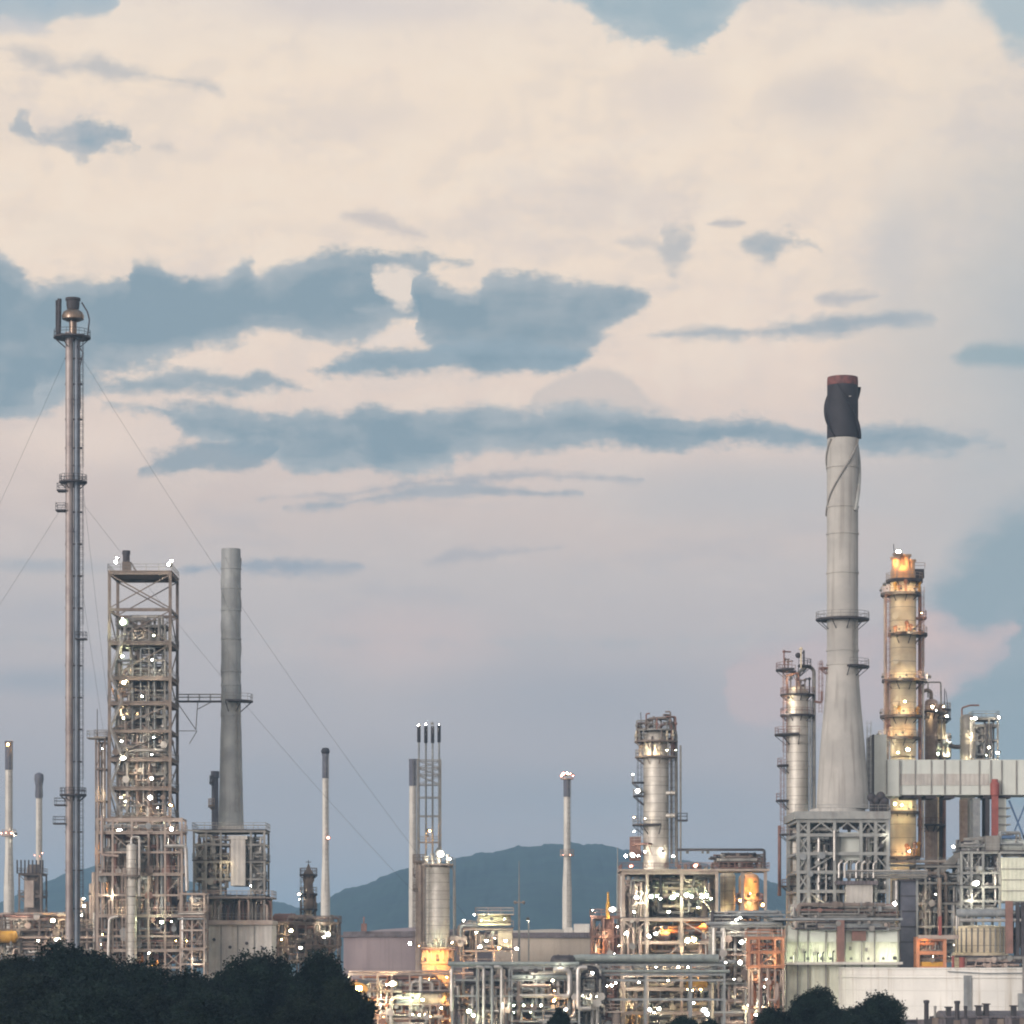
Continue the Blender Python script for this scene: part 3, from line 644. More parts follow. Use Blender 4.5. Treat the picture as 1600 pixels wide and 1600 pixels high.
for a, c in ((1460, 1241), (1238, 998), (996, 752), (750, 530)): ladder(t, t.x(127.5), -.2, t.z(a), t.z(c), True, 'dark')
for a in (560, 600, 655, 700, 800, 850, 900, 950, 1040, 1090, 1140, 1190, 1300, 1360, 1420):
    MB().box(t.x(101.5), t.x(128), -.1, .7, t.z(a) - .12, t.z(a) + .12).build('clamp', 'dark', t.o, 0)
def guy(px0, py0, px1, py1, dy, sag):
    a = Vector((t.x(px0), .3, t.z(py0))); c = Vector((t.x(px1), dy, t.z(py1, dy)))
    pts = [a.lerp(c, i / 14) - Vector((0, 0, sag * 4 * (i / 14) * (1 - i / 14))) for i in range(15)]
    MB().sweep(pts, .022, 5).build('guy_wire', 'rope', t.o)
guy(124, 553, 872, 1598, 60, 5); guy(124, 780, 860, 1598, 60, 4); guy(104, 553, -560, 1598, 60, 5); guy(104, 780, -630, 1598, 60, 4)
guy(106, 553, 62, 1583, 160, 4); guy(108, 780, 66, 1583, 160, 3)

# ------------------------------------------------------------------ braced exchanger tower
t = T('process_structure', 'tallest braced steel process tower with floodlit open floors, right of the flare stack', 'process tower', 222, 520)
xs = [t.x(171), t.x(266)]; D = 11.0
lv = [1497, 1463, 1430, 1397, 1365, 1330, 1295, 1277, 1230, 1185, 1140, 1097, 1058, 1003, 950, 893]
zs = [t.z(p) for p in lv]
br = []
n = len(lv)
br += [(0, n - 6, 'x'), (0, n - 9, 'x'), (0, 3, 'x'), (0, 1, 'x'), (0, n - 1, 'X'), (0, n - 2, 'X'), (0, n - 3, '/'), (0, n - 5, '/'), (0, n - 4, '\\'), (0, n - 6, '/'), (0, n - 8, '\\'), (0, 6, '/'), (0, 4, '\\'), (0, 2, '/'), (0, 0, '\\')]
frame(t, xs, [0, D], zs, .48, 'brown', decks=(0, 2, 4, 6, 7, 8, 9, 11, 12, 13, 15), rails='all', braces=br, bw=.21, railmat='steel')
for j in range(0, n - 1):   # side bracing
    for x in xs:
        m = MB(); m.bar((x, 0, zs[j - 1] if j else 0), (x, D, zs[j] - .5), .18) if j % 2 else m.bar((x, D, zs[j - 1] if j else 0), (x, 0, zs[j] - .5), .18)
        m.build('brace', 'brown', t.o, 0)
MB().tube((t.x(195), 2, t.z(893)), (t.x(195), 2, t.z(862)), t.m(5.5), 14).tube((t.x(195), 2, t.z(864)), (t.x(195), 2, t.z(858)), t.m(6.3), 14).build('vent_stub', 'dark', t.o)
MB().box(t.x(190), t.x(203), .6, 2.0, t.z(892), t.z(877)).bar((t.x(203), 1, t.z(877)), (t.x(213), 1, t.z(893)), .2).build('hoist_frame', 'brown', t.o, 0)
for i in range(6):   # exchangers lying on the floors
    py = (1222, 1177, 1132, 1088, 1050, 995)[i]
    drum(t, (t.x((232, 226, 234, 224, 232, 222)[i]), 7.2, t.z(py) + .9), (.8, .95, .7, .9, .75, .6)[i], (4.6, 5.2, 3.8, 5, 4.4, 2.4)[i], ('brown', 'steel', 'brown', 'pinksteel', 'brown', 'steel')[i])
ix = [t.x(p) for p in (181, 205, 231, 256)]
frame(t, ix, [1.6, 8], [t.z(p) for p in (1254, 1208, 1162, 1118, 1076, 1030, 976)], .26, 'steel', decks=(1, 3, 6), rails=(0, 1, 2, 3, 6), braces=[(0, 1, 'x'), (2, 1, '/'), (1, 2, 'x'), (2, 3, '\\'), (0, 3, '/'), (1, 4, 'a'), (2, 5, 'x'), (0, 5, '/'), (1, 6, 'x'), (0, 6, '/')], bw=.12, z0=t.z(1277))
pipework(t, (t.x(180), t.x(256), 1, 8, t.z(1003), t.z(955)), 10, 15, ('brown', 'steel', 'pipe'), (.1, .22), .5)
for px, h in ((200, 968), (222, 960), (244, 972)): MB().lathe([(.7, t.z(1003)), (.7, t.z(h + 8)), (.9, t.z(h + 8) + .05), (.9, t.z(h + 5)), (.3, t.z(h))], 12, (t.x(px), 5)).build('drum', 'brown', t.o)
shell(t, t.m(6), t.z(1290), t.z(1012), 'brown', 'riser', c=(t.x(212), 4))
shell(t, t.m(4), t.z(1290), t.z(1058), 'pinksteel', 'riser', c=(t.x(238), 3))
for k, (za, zb) in enumerate(((1230, 1003), (1300, 1120), (1400, 1290), (1500, 1390))):
    pipework(t, (t.x(178), t.x(262), .8, 8, t.z(za), t.z(zb)), (34, 40, 34, 30)[k], 11 + k, ('brown', 'pipewarm', 'pipe', 'steel', 'pipepaint'), (.1, .26), .5)
for j in range(0, 14, 1):   # stair flights on the left column line
    a, c = (zs[j - 1] if j else 0) + .2, zs[j] + .1
    m = MB(); x0, x1 = t.x(174), t.x(192)
    p, q = ((x0, -.9, a), (x1, -.9, c)) if j % 2 else ((x1, -.9, a), (x0, -.9, c))
    m.bar(p, q, .12, .3)
    m.bar((p[0], p[1] - .8, p[2]), (q[0], q[1] - .8, q[2]), .12, .3)
    for s_ in range(8):
        u = Vector(p).lerp(Vector(q), (s_ + .5) / 8); m.box(u.x - .16, u.x + .16, u.y - .8, u.y, u.z - .03, u.z + .03)
    m.bar((p[0], p[1] - .8, p[2] + 1), (q[0], q[1] - .8, q[2] + 1), .07)
    m.build('stair', 'steel', t.o, 0)
lamps(t, [(183, 872), (181, 878), (268, 876), (264, 882), (193, 972, 'g', .62), (191, 966), (240, 993, 'g', .4), (191, 1025, 'g', .5), (238, 1031, 'w', .5), (238, 1050, 'w', .25), (193, 1067, 'y', .62), (193, 1122, 'y', .55), (190, 1158, 'w', .25), (192, 1185, 'w', .5), (237, 1153, 'w', .25), (237, 1179, 'w', .25), (240, 1152), (237, 1216, 'w', .4), (189, 1246, 'w', .6), (196, 1252, 'w', .4), (235, 1246, 'w', .45), (267, 1258, 'o', .5), (188, 1296, 'w', .5), (175, 1294, 'w', .32), (269, 1295, 'w', .45), (231, 1352, 'w', .45), (234, 1381, 'w', .38), (225, 1347, 'w', .2), (252, 1440, 'g', .5), (266, 1440, 'g', .36), (233, 1487, 'w', .36), (204, 1335, 'y', .2), (246, 1262, 'y', .2), (222, 1088, 'w', .16), (245, 1110, 'w', .16), (210, 1205, 'y', .18), (250, 1205, 'w', .14)], 'w', .36, -1.6)
lamps(t, [(215, 990, 'w', .25, 3), (205, 1045, 'y', .25, 3), (215, 1110, 'y', .3, 3), (215, 1165, 'y', .3, 3), (220, 1205, 'w', .3, 3), (215, 1265, 'y', .3, 3), (210, 1320, 'y', .3, 3), (225, 1395, 'w', .3, 3), (205, 1450, 'y', .3, 3), (245, 1330, 'w', .25, 3), (180, 1080, 'o', .25, 3), (178, 1140, 'y', .25, 3), (245, 1480, 'o', .3, 3), (193, 1015, 'g', .34, 2.6), (194, 1060, 'y', .36, 2.6), (194, 1112, 'y', .38, 2.6), (194, 1175, 'y', .36, 2.6), (194, 1238, 'y', .4, 2.6), (238, 1140, 'w', .3, 2.6), (238, 1205, 'w', .3, 2.6), (238, 1238, 'w', .34, 2.6), (200, 1290, 'g', .34, 2.6), (250, 1288, 'g', .3, 2.6)])

# lower and flanking structures
t = T('process_structure', 'brown low steel structure of pipes wrapped around the tall braced tower base', 'process structure', 217, 512)
xs = [t.x(p) for p in (152, 176, 206, 232, 258, 284)]
zs = [t.z(p) for p in (1510, 1484, 1461, 1430, 1397, 1365, 1330, 1300, 1278)]
frame(t, xs, [0, 6], zs, .32, 'pinksteel', decks=(1, 3, 5, 7), rails=(1, 3, 5, 7), braces=[(0, 1, 'x'), (4, 1, 'x'), (2, 2, '/'), (3, 3, '\\'), (4, 5, '/'), (0, 4, '/'), (2, 6, '/'), (4, 7, 'x'), (1, 7, '\\')], bw=.14)
pipework(t, (t.x(154), t.x(284), 1, 5.5, t.z(1520), t.z(1285)), 66, 5, ('brown', 'pipewarm', 'pipe', 'oxide', 'steel', 'pipepaint'), (.1, .3), .55)
for px, py, mt, r in ((262, 1375, 'silver', 1.1), (258, 1405, 'dark', 1.2), (262, 1472, 'brown', 1.2), (180, 1440, 'brown', 1.0)):
    drum(t, (t.x(px), 3, t.z(py)), r, 3.4, mt)
pipe(t, [(t.x(258), -.6, t.z(1322)), (t.x(291), -.6, t.z(1322)), (t.x(293), -.6, t.z(1392))], .3, 'pipe')
pipe(t, [(t.x(160), -.6, t.z(1274)), (t.x(160), -.6, t.z(1336)), (t.x(186), -.6, t.z(1338))], .22, 'pipewarm')
pipe(t, [(t.x(170), -.6, t.z(1502)), (t.x(172), -.6, t.z(1435)), (t.x(186), -.6, t.z(1432))], .28, 'pipe')
lamps(t, [(172, 1397), (253, 1441, 'g', .4), (268, 1440, 'g', .35), (233, 1489), (190, 1418, 'y', .2), (160, 1460, 'o', .3), (158, 1476, 'o', .3), (222, 1380, 'w', .25), (245, 1412, 'w', .2), (275, 1470, 'o', .25)], 'w', .3, -.9)
lamps(t, [(190, 1445, 'y', .3, 3), (225, 1420, 'y', .3, 3), (260, 1350, 'y', .3, 3), (165, 1385, 'o', .3, 3), (235, 1500, 'o', .3, 3), (185, 1340, 'w', .3, 3), (270, 1315, 'w', .3, 3)])

t = T('vessel', 'slim upright silver vessel in front of the tall braced tower', 'vessel', 205.5, 510)
shell(t, t.m(8.2), t.z(1400), t.z(1318), 'silver', seams=[t.z(1385), t.z(1350)])
shell(t, t.m(8.2), 0, t.z(1402), 'silver', seams=[t.z(1480), t.z(1440)], dome=False)
platform(t, t.z(1367), t.m(8.4), t.m(14), 150, 390, mat='brown', rail='pinksteel')
pipe(t, [(0, 0, t.z(1320)), (0, 0, t.z(1308)), (t.x(218), 0, t.z(1308)), (t.x(218), 0, t.z(1400))], .22, 'pipe')
ladder(t, t.x(195), -.9, t.z(1500), t.z(1368), True, 'pinksteel')

t = T('pipe_tower', 'slim brown pipe tower hugging the left edge of the tall braced tower', 'pipe tower', 158, 528)
frame(t, [t.x(150), t.x(164)], [0, 4], [t.z(p) for p in (1500, 1450, 1400, 1350, 1300, 1250, 1200, 1152)], .3, 'brown', decks=(7,), rails=(7,), braces=[(0, 7, 'x'), (0, 5, '/'), (0, 3, '\\'), (0, 1, 'x')], bw=.13)
for px, mt in ((153, 'pipewarm'), (158, 'brown'), (161, 'pipe')): pipe(t, [(t.x(px), 1, 0), (t.x(px), 1, t.z(1160)), (t.x(px) + .8, 3, t.z(1160))], .22, mt)
MB().bar((t.x(152), 0, t.z(1152)), (t.x(152), 0, t.z(1108)), .12).build('aerial', 'dark', t.o, 0)
deck(t, t.x(136), t.x(165), -.4, 3, t.z(1152), .2, 'steel')
lamps(t, [(160, 1170, 'y', .2), (158, 1240, 'y', .2), (161, 1300, 'y', .22), (155, 1330, 'o', .2), (160, 1395, 'y', .2)], dy=-.8)

# ------------------------------------------------------------------ concrete stack with footbridge
t = T('chimney', 'plain grey steel chimney with bluish fins, joined to the braced tower by a footbridge', 'chimney', 361, 535)
r = t.m(15.4)
pr = [(t.m(20), t.z(1292)), (t.m(18.5), t.z(1240)), (t.m(16.6), t.z(1150))]
for py in (1120, 1072, 1051, 1000, 955, 921, 890): pr += [(r, t.z(py)), (r + .1, t.z(py) + .03), (r + .1, t.z(py) + .25), (r, t.z(py) + .28)]
pr += [(r * .97, t.z(858)), (r * .86, t.z(858)), (r * .86, t.z(864))]
MB().lathe(pr, 36).build('shaft', 'steelstack', t.o)
for k in range(3):   # helical strakes
    m = MB(); N = 60; vs = []
    for i in range(N + 1):
        z = t.z(872) + (t.z(1120) - t.z(872)) * i / N; a = 6.283 * (k / 3 + i / N * 1.2)
        for rr in (r - .05, r + .1): vs.append((rr * math.cos(a), rr * math.sin(a), z))
        for rr in (r + .1, r - .05): vs.append((rr * math.cos(a), rr * math.sin(a), z - .14))
    fs = []
    for i in range(N):
        for q in range(4): fs.append((i * 4 + q, i * 4 + (q + 1) % 4, i * 4 + 4 + (q + 1) % 4, i * 4 + 4 + q))
    m.add(vs, fs).build('strake', 'steelstack', t.o, 30)
platform(t, t.z(1095), r, r + t.m(19), -100, 30, mat='dark', rail='steel')
ladder(t, t.x(373), -1.5, t.z(1290), t.z(1095), True, 'steel')
t = T('footbridge', 'thin steel footbridge high between the braced tower and the grey chimney', 'footbridge', 312, 532)
a, c = t.x(277), t.x(346)
o = MB().box(a, c, -.7, .7, t.z(1095) - .25, t.z(1095)).build('walkway', 'dark', t.o, 0)
handrail(o, [(a, -.65, t.z(1095)), (c, -.65, t.z(1095))], mat='steel', w=.09); handrail(o, [(a, .65, t.z(1095)), (c, .65, t.z(1095))], mat='steel', w=.09)
for p, q in (((277, 1098), (306, 1140)), ((306, 1140), (309, 1097)), ((309, 1108), (330, 1097))): MB().bar((t.x(p[0]), 0, t.z(p[1])), (t.x(q[0]), 0, t.z(q[1])), .14).build('brace', 'steel', t.o, 0)
MB().bar((t.x(277), 0, t.z(1142)), (t.x(308), 0, t.z(1142)), .12).bar((t.x(308), 0, t.z(1142)), (t.x(296), 0, t.z(1162)), .12).build('bracket', 'steel', t.o, 0)

# ------------------------------------------------------------------ fired heater below that chimney
t = T('fired_heater', 'grey fired heater box on legs below the plain grey chimney', 'fired heater', 362, 520)
frame(t, [t.x(p) for p in (303, 322, 345, 392, 413)], [0, 9], [t.z(p) for p in (1400, 1372, 1345, 1318, 1297)], .34, 'steel', decks=(0, 2, 4), rails=(4, 2), braces=[(0, 1, 'x'), (0, 2, 'x'), (0, 3, 'x'), (3, 1, '/'), (3, 2, '\\'), (3, 3, '/')], bw=.15, z0=t.z(1440), deckmat='dark')
MB().box(t.x(361), t.x(384), -.9, 7, t.z(1384), t.z(1312)).box(t.x(358), t.x(387), -1.0, 7.2, t.z(1312) + .02, t.z(1306)).build('convection_box', 'sheet', t.o, 0)
MB().lathe([(t.m(27), t.z(1300) + .2), (t.m(22), t.z(1291)), (t.m(20.2), t.z(1284)), (t.m(19.6), t.z(1258))], 24, (t.x(361, 15), 15)).build('breeching', 'sheet', t.o)
for px, w in ((318, 8), (332, 10), (400, 10)): MB().box(t.x(px - w / 2), t.x(px + w / 2), 1, 7, t.z(1396), t.z(1322)).build('header_box', 'steel', t.o, 0)
pipework(t, (t.x(304), t.x(360), .2, 4, t.z(1396), t.z(1305)), 22, 31, ('brown', 'steel', 'pipewarm', 'pipe'), (.1, .24), .5)
pipework(t, (t.x(388), t.x(412), .2, 4, t.z(1396), t.z(1305)), 16, 32, ('pipepaint', 'pipe', 'steel', 'dark'), (.1, .24), .6)
R = random.Random(4)
for i in range(26):   # burner and header legs under the box
    px = 300 + 125 * (i + .5) / 26; h = R.uniform(1404, 1418)
    m = MB(); m.path([(t.x(px), -.6 + (i % 3) * .8, t.z(1440)), (t.x(px), -.6 + (i % 3) * .8, t.z(h)), (t.x(px) + R.choice((-1, 1)) * .9, .8, t.z(h - 2))], .18, 7).build('burner_pipe', R.choice(('pipewarm', 'brown', 'oxide', 'pipe', 'dark')), t.o)
lv = t.z(1438)
MB().box(t.x(312), t.x(420), 4, 8, t.z(1438), t.z(1404)).build('back_panel', 'brown', t.o, 0)  # dark panel added to close the bright gap of sky behind the burner pipes
deck(t, t.x(298), t.x(426), -1.5, 9, t.z(1402), .22, 'brown', True, 'pinksteel')
MB().box(t.x(318), t.x(427), -1.2, 10, t.z(1445), lv).build('ledge', 'pinksteel', t.o, 0)
MB().box(t.x(321), t.x(425), -.6, 9.6, 0, t.z(1445) - .02).build('radiant_box', 'sheet', t.o, 0)
for px in (346, 372, 398): MB().box(t.x(px) - .1, t.x(px) + .1, -.75, -.58, 0, t.z(1446)).build('stiffener', 'steel', t.o, 0)
for px, py in ((335, 1468), (360, 1480), (386, 1474), (411, 1482)): MB().tube((t.x(px), -.6, t.z(py)), (t.x(px), -.85, t.z(py)), .28, 10).build('peephole', 'dark', t.o)
handrail(t.o, [(t.x(319), -1.1, lv), (t.x(426), -1.1, lv)], mat='steel')
lamps(t, [(305, 1410, 'w', .35), (309, 1417, 'w', .25), (352, 1352, 'y', .22), (392, 1384, 'w', .2)], dy=-1.4)
t = T('chimney', 'short dark stub chimney tucked against the left of the grey chimney base', 'chimney', 336, 545)
MB().lathe([(t.m(5.5), t.z(1310)), (t.m(5.5), t.z(1216)), (t.m(6.6), t.z(1215)), (t.m(6.6), t.z(1205)), (t.m(4.5), t.z(1205))], 16).build('shaft', 'greycap', t.o)
MB().lathe([(t.m(8), 0), (t.m(8), t.z(1310)), (t.m(5.5), t.z(1309))], 14).build('base', 'brown', t.o)
platform(t, t.z(1258), t.m(5.5), t.m(11), 90, 270, mat='brown', rail='pinksteel'); platform(t, t.z(1222), t.m(5.5), t.m(9), 110, 250, mat='dark', rail='dark')
t = T('process_structure', 'low red-brown pipe structure between braced tower and fired heater', 'process structure', 300, 510)
frame(t, [t.x(p) for p in (282, 300, 319)], [0, 6], [t.z(p) for p in (1505, 1482, 1452, 1425, 1395)], .28, 'pinksteel', decks=(1, 3), rails=(1, 3), braces=[(0, 1, 'x'), (1, 2, '/'), (0, 3, '\\'), (1, 3, 'x')], bw=.13)
pipework(t, (t.x(284), t.x(318), .5, 5, t.z(1510), t.z(1400)), 22, 8, ('oxide', 'brown', 'pipe', 'pipewarm'), (.1, .26), .5)
for q in range(3): pipe(t, [(t.x(278), -.5, t.z(1428 + q * 4)), (t.x(318), -.5, t.z(1428 + q * 4))], .16, ('pipe', 'pipewarm', 'pipepaint')[q])
pipe(t, [(t.x(276), .5, t.z(1296)), (t.x(312), .5, t.z(1298))], .12, 'steel')
lamps(t, [(306, 1408, 'w', .25), (292, 1470, 'o', .25), (305, 1500, 'w', .25)], dy=-.8)

# ------------------------------------------------------------------ slender chimneys
def slim(px, top, cap, base, w, Y, label, capmat='greycap', ring=None, ringlamp=None, crown=None, wb=None):
    t = T('chimney', label, 'chimney', px, Y, 'slender white chimneys')
    r = t.m(w / 2); rb = t.m((wb or w) / 2)
    pr = [(rb, 0), (rb * .97, t.z(base - 60)), (r * 1.04, t.z((cap + base) / 2)), (r, t.z(cap))]
    out = [pr[0]]
    for (ra, za), (rc, zc) in zip(pr, pr[1:]):
        k = max(1, int((zc - za) / 7))
        for i in range(1, k + 1):
            rr = ra + (rc - ra) * i / k; z = za + (zc - za) * i / k
            out += [(rr, z - .2), (rr + .05, z - .18), (rr + .05, z - .04), (rr, z - .02)]
    MB().lathe(out, 20).build('shaft', 'white', t.o)
    MB().lathe([(r * .9, t.z(cap) - .3), (r * 1.06, t.z(cap)), (r * 1.06, t.z(top) - .4), (r * 1.16, t.z(top) - .38), (r * 1.16, t.z(top)), (r * .8, t.z(top)), (r * .8, t.z(top) - 1)], 20).build('cap', capmat, t.o)
    ladder(t, r * .6, -r * .85, 3, t.z(top) - 1, True, 'steel')
    if ring: platform(t, t.z(ring), r, r + t.m(6), mat='pinksteel', rail='pinksteel', br=False, th=.4)
    for (lx, ly, k, s_) in (ringlamp or []): lamp(t, lx, ly, k, s_, -r - .6)
    return t
t = slim(14, 1158, 1203, 1450, 11.5, 720, 'white chimney with dark cap and glowing red ring, leftmost in view', ring=1304, ringlamp=[(2, 1302, 'r', .5), (10, 1301, 'r', .6), (18, 1302, 'r', .5), (25, 1303, 'w', .3), (12, 1163, 'o', .7)], wb=17)
t = slim(61, 1214, 1246, 1450, 9.5, 700, 'thin white chimney with a bulbous dark head above a brown heater', ringlamp=[(54, 1336, 'r', .4), (62, 1338, 'r', .4), (66, 1333, 'r', .35)], wb=12)
MB().lathe([(t.m(4), t.z(1250)), (t.m(6.3), t.z(1244)), (t.m(5.6), t.z(1228)), (t.m(7.4), t.z(1218)), (t.m(6.8), t.z(1210)), (t.m(3.5), t.z(1208)), (t.m(.4), t.z(1207))], 16).build('cowl', 'greycap', t.o)
t = slim(508.5, 1178, 1216, 1460, 9.5, 720, 'white chimney with dark capped top standing left of the forested hill', ringlamp=[(513, 1309, 'r', .6)], wb=15)
MB().lathe([(t.m(5.5), t.z(1178)), (t.m(7), t.z(1174)), (t.m(5), t.z(1169)), (t.m(.5), t.z(1168))], 14).build('cowl', 'soot', t.o)
t = slim(645, 1186, 1228, 1452, 11, 720, 'cream chimney with square dark cap beside the four-pipe vent stack', wb=13)
t = slim(886, 1216, 1245, 1448, 10.5, 720, 'white chimney with crown of lights and red ring before the hill', ring=1335, ringlamp=[(877.5, 1212, 'r', .5), (881, 1209, 'r', .6), (886, 1208, 'y', .4), (891, 1209, 'r', .6), (895.5, 1212, 'r', .5), (880, 1336, 'r', .25), (891, 1336, 'r', .25)], wb=15)
platform(t, t.z(1216), t.m(5.5), t.m(10), mat='pinksteel', rail='pinksteel', br=False)

# ------------------------------------------------------------------ far left plant
t = T('fired_heater', 'small red-brown heater with railed top under the thin bulb-headed chimney', 'fired heater', 47, 690)
MB().lathe([(t.m(15), t.z(1440)), (t.m(15), t.z(1372)), (t.m(11), t.z(1362)), (t.m(9), t.z(1350))], 18, (t.x(48), 4)).build('shell', 'brown', t.o)
frame(t, [t.x(30), t.x(64)], [0, 8], [t.z(p) for p in (1430, 1400, 1365)], .35, 'brown', decks=(0, 1, 2), rails=(0, 1, 2), braces=[(0, 2, 'x'), (0, 1, 'x')], bw=.16)
for px in (28, 34, 40, 46, 52, 58, 64, 68): MB().bar((t.x(px), -1, t.z(1365)), (t.x(px), -1, t.z(1344)), .3).build('post', 'dark', t.o, 0)
MB().box(t.x(39), t.x(53), -.6, 1, t.z(1418), t.z(1376)).build('duct', 'pinksteel', t.o, 0)
t = T('pipe_rack', 'low brown pipe rack with small lights at the far left', 'pipe rack', 45, 560)
frame(t, [t.x(p) for p in (-30, 0, 30, 62, 92, 120, 150)], [0, 6], [t.z(p) for p in (1490, 1470, 1452, 1436)], .3, 'brown', decks=(2,), rails=(2,), braces=[(1, 2, 'x'), (3, 1, '/'), (4, 2, '\\'), (2, 3, '/')], bw=.14)
for q in range(5): pipe(t, [(t.x(-30), q * 1.1, t.z(1468) + .3), (t.x(150), q * 1.1, t.z(1468) + .3)], .24, ('pipewarm', 'oxide', 'pipe', 'brown', 'pipepaint')[q])
for q in range(4): pipe(t, [(t.x(-30), .6 + q * 1.2, t.z(1434) + .3), (t.x(92 + q * 8), .6 + q * 1.2, t.z(1434) + .3), (t.x(92 + q * 8), .6 + q * 1.2, t.z(1490))], .22, ('oxide', 'brown', 'pipewarm', 'pipe')[q])
pipework(t, (t.x(-5), t.x(148), 0, 5.5, t.z(1510), t.z(1425)), 46, 17, ('brown', 'oxide', 'pipewarm', 'pipe', 'steel'), (.1, .26), .6)
drum(t, (t.x(10), -1, t.z(1464)), 1.1, 3.4, 'yellow')
for px, top in ((126, 1402), (133, 1408), (140, 1380), (144, 1362)):
    shell(t, t.m(3.2), 0, t.z(top), ('pinksteel', 'brown')[px % 2], 'riser', n=12, c=(t.x(px), 2))
lamps(t, [(31, 1438, 'w', .3), (82, 1438, 'y', .55), (60, 1470, 'w', .35), (87, 1468, 'w', .45), (93, 1466, 'w', .35), (131, 1404, 'w', .45), (131, 1415, 'w', .4), (123, 1412, 'w', .25), (128, 1430, 'w', .2), (12, 1462, 'y', .3), (140, 1397, 'y', .25), (8, 1490, 'w', .2), (119, 1425, 'w', .2), (72, 1420, 'o', .2)], dy=-1.4)

# ------------------------------------------------------------------ between the heater and the tanks
t = T('process_column', 'small dark-topped column with ring platforms left of a white chimney', 'column', 482, 560)
shell(t, t.m(6.2), 0, t.z(1372), 'cream', seams=[t.z(1450), t.z(1430)])
MB().lathe([(t.m(7.4), t.z(1420)), (t.m(8.2), t.z(1412)), (t.m(8.2), t.z(1400)), (t.m(7), t.z(1394)), (t.m(7), t.z(1380)), (t.m(9), t.z(1376)), (t.m(9), t.z(1366)), (t.m(4), t.z(1358)), (t.m(1), t.z(1350))], 16).build('head', 'brown', t.o)
for py, a, c in ((1420, 0, 360), (1396, -70, 100), (1396, 100, 250), (1366, 0, 360)): platform(t, t.z(py), t.m(6), t.m(14), a, c, mat='dark', rail='brown')
MB().bar((0, 0, t.z(1356)), (0, 0, t.z(1344)), .12).bar((-.5, 0, t.z(1347)), (.5, 0, t.z(1347)), .1).build('aerial', 'dark', t.o, 0)
pipe(t, [(t.x(492), 0, 0), (t.x(492), 0, t.z(1398)), (0, 0, t.z(1390))], .25, 'brown'); pipe(t, [(t.x(470), .5, 0), (t.x(470), .5, t.z(1400))], .18, 'steel')
ladder(t, t.x(473), -.4, t.z(1470), t.z(1366), True, 'dark')
lamps(t, [(467, 1397, 'w', .35), (468, 1405, 'w', .2)], dy=-.8)
t = T('process_structure', 'low brown steel structure with small lamps between the heater and small column', 'process structure', 460, 550)
frame(t, [t.x(p) for p in (428, 446, 464, 478, 500, 528)], [0, 7], [t.z(p) for p in (1500, 1478, 1458, 1442)], .28, 'brown', decks=(1, 3), rails=(1, 3), braces=[(0, 1, 'x'), (2, 2, '/'), (4, 1, 'x'), (1, 3, 'x')], bw=.13)
pipework(t, (t.x(428), t.x(528), .5, 6, t.z(1505), t.z(1430)), 44, 19, ('brown', 'pipewarm', 'pipe', 'steel', 'oxide'), (.1, .26), .55)
drum(t, (t.x(444), 2, t.z(1436)), 1.0, 3.5, 'oxide')
lamps(t, [(455, 1454, 'y', .42), (470, 1481, 'w', .5), (512, 1460, 'w', .55, -3), (506, 1464, 'w', .4, -3), (440, 1468, 'o', .25), (500, 1444, 'w', .25)], dy=-1)

# ------------------------------------------------------------------ storage tanks behind the middle
def tank(px0, px1, top, Y, label, mat, roofmat='roof', stair=True):
    w = M(px1 - px0, Y) / 2; t = T('storage_tank', label, 'tank', (px0 + px1) / 2, Y + w)
    h = Z(top, Y)
    MB().lathe([(w, 0), (w, h * .33), (w + .06, h * .33 + .05), (w + .06, h * .33 + .25), (w, h * .33 + .3), (w, h - 1.2)], 96).build('shell', mat, t.o)
    MB().lathe([(w, h - 1.2), (w + .7, h - 1.15), (w + .7, h - .75), (w + .1, h - .7), (w + .1, h), (w - .2, h), (w - .2, h - .5)], 96).build('rim', roofmat, t.o)
    MB().lathe([(w - .2, h - .6), (w * .5, h + .5), (.3, h + 1.0)], 64).build('roof', mat, t.o)
    return t, w, h
t, w, h = tank(534, 772, 1455, 640, 'wide mauve-grey storage tank behind the silver skirted vessel', 'tankmauve')
MB().box(t.x(574) * 1.06, t.x(582) * 1.06, -w * .9, -w * .9 + 1, h, h + 1.6).bar((t.x(578) * 1.06, -w * .9, h + 1.6), (t.x(578) * 1.06, -w * .9, h + 3), .3).build('gauge_hatch', 'oxide', t.o, 0)
t, w, h = tank(694, 1030, 1457, 690, 'wide beige storage tank behind the white crowned chimney', 'tankbeige')
MB().box(t.x(892) * 1.08, t.x(914) * 1.08, -w * .7, -w * .7 + 2, h, h + 2).box(t.x(878) * 1.08, t.x(890) * 1.08, -w * .7, -w * .7 + 1.5, h, h + 1.2).build('roof_cabin', 'white', t.o, 0)
for px, ph in ((540, 1446), (826, 1440)): 
    pass

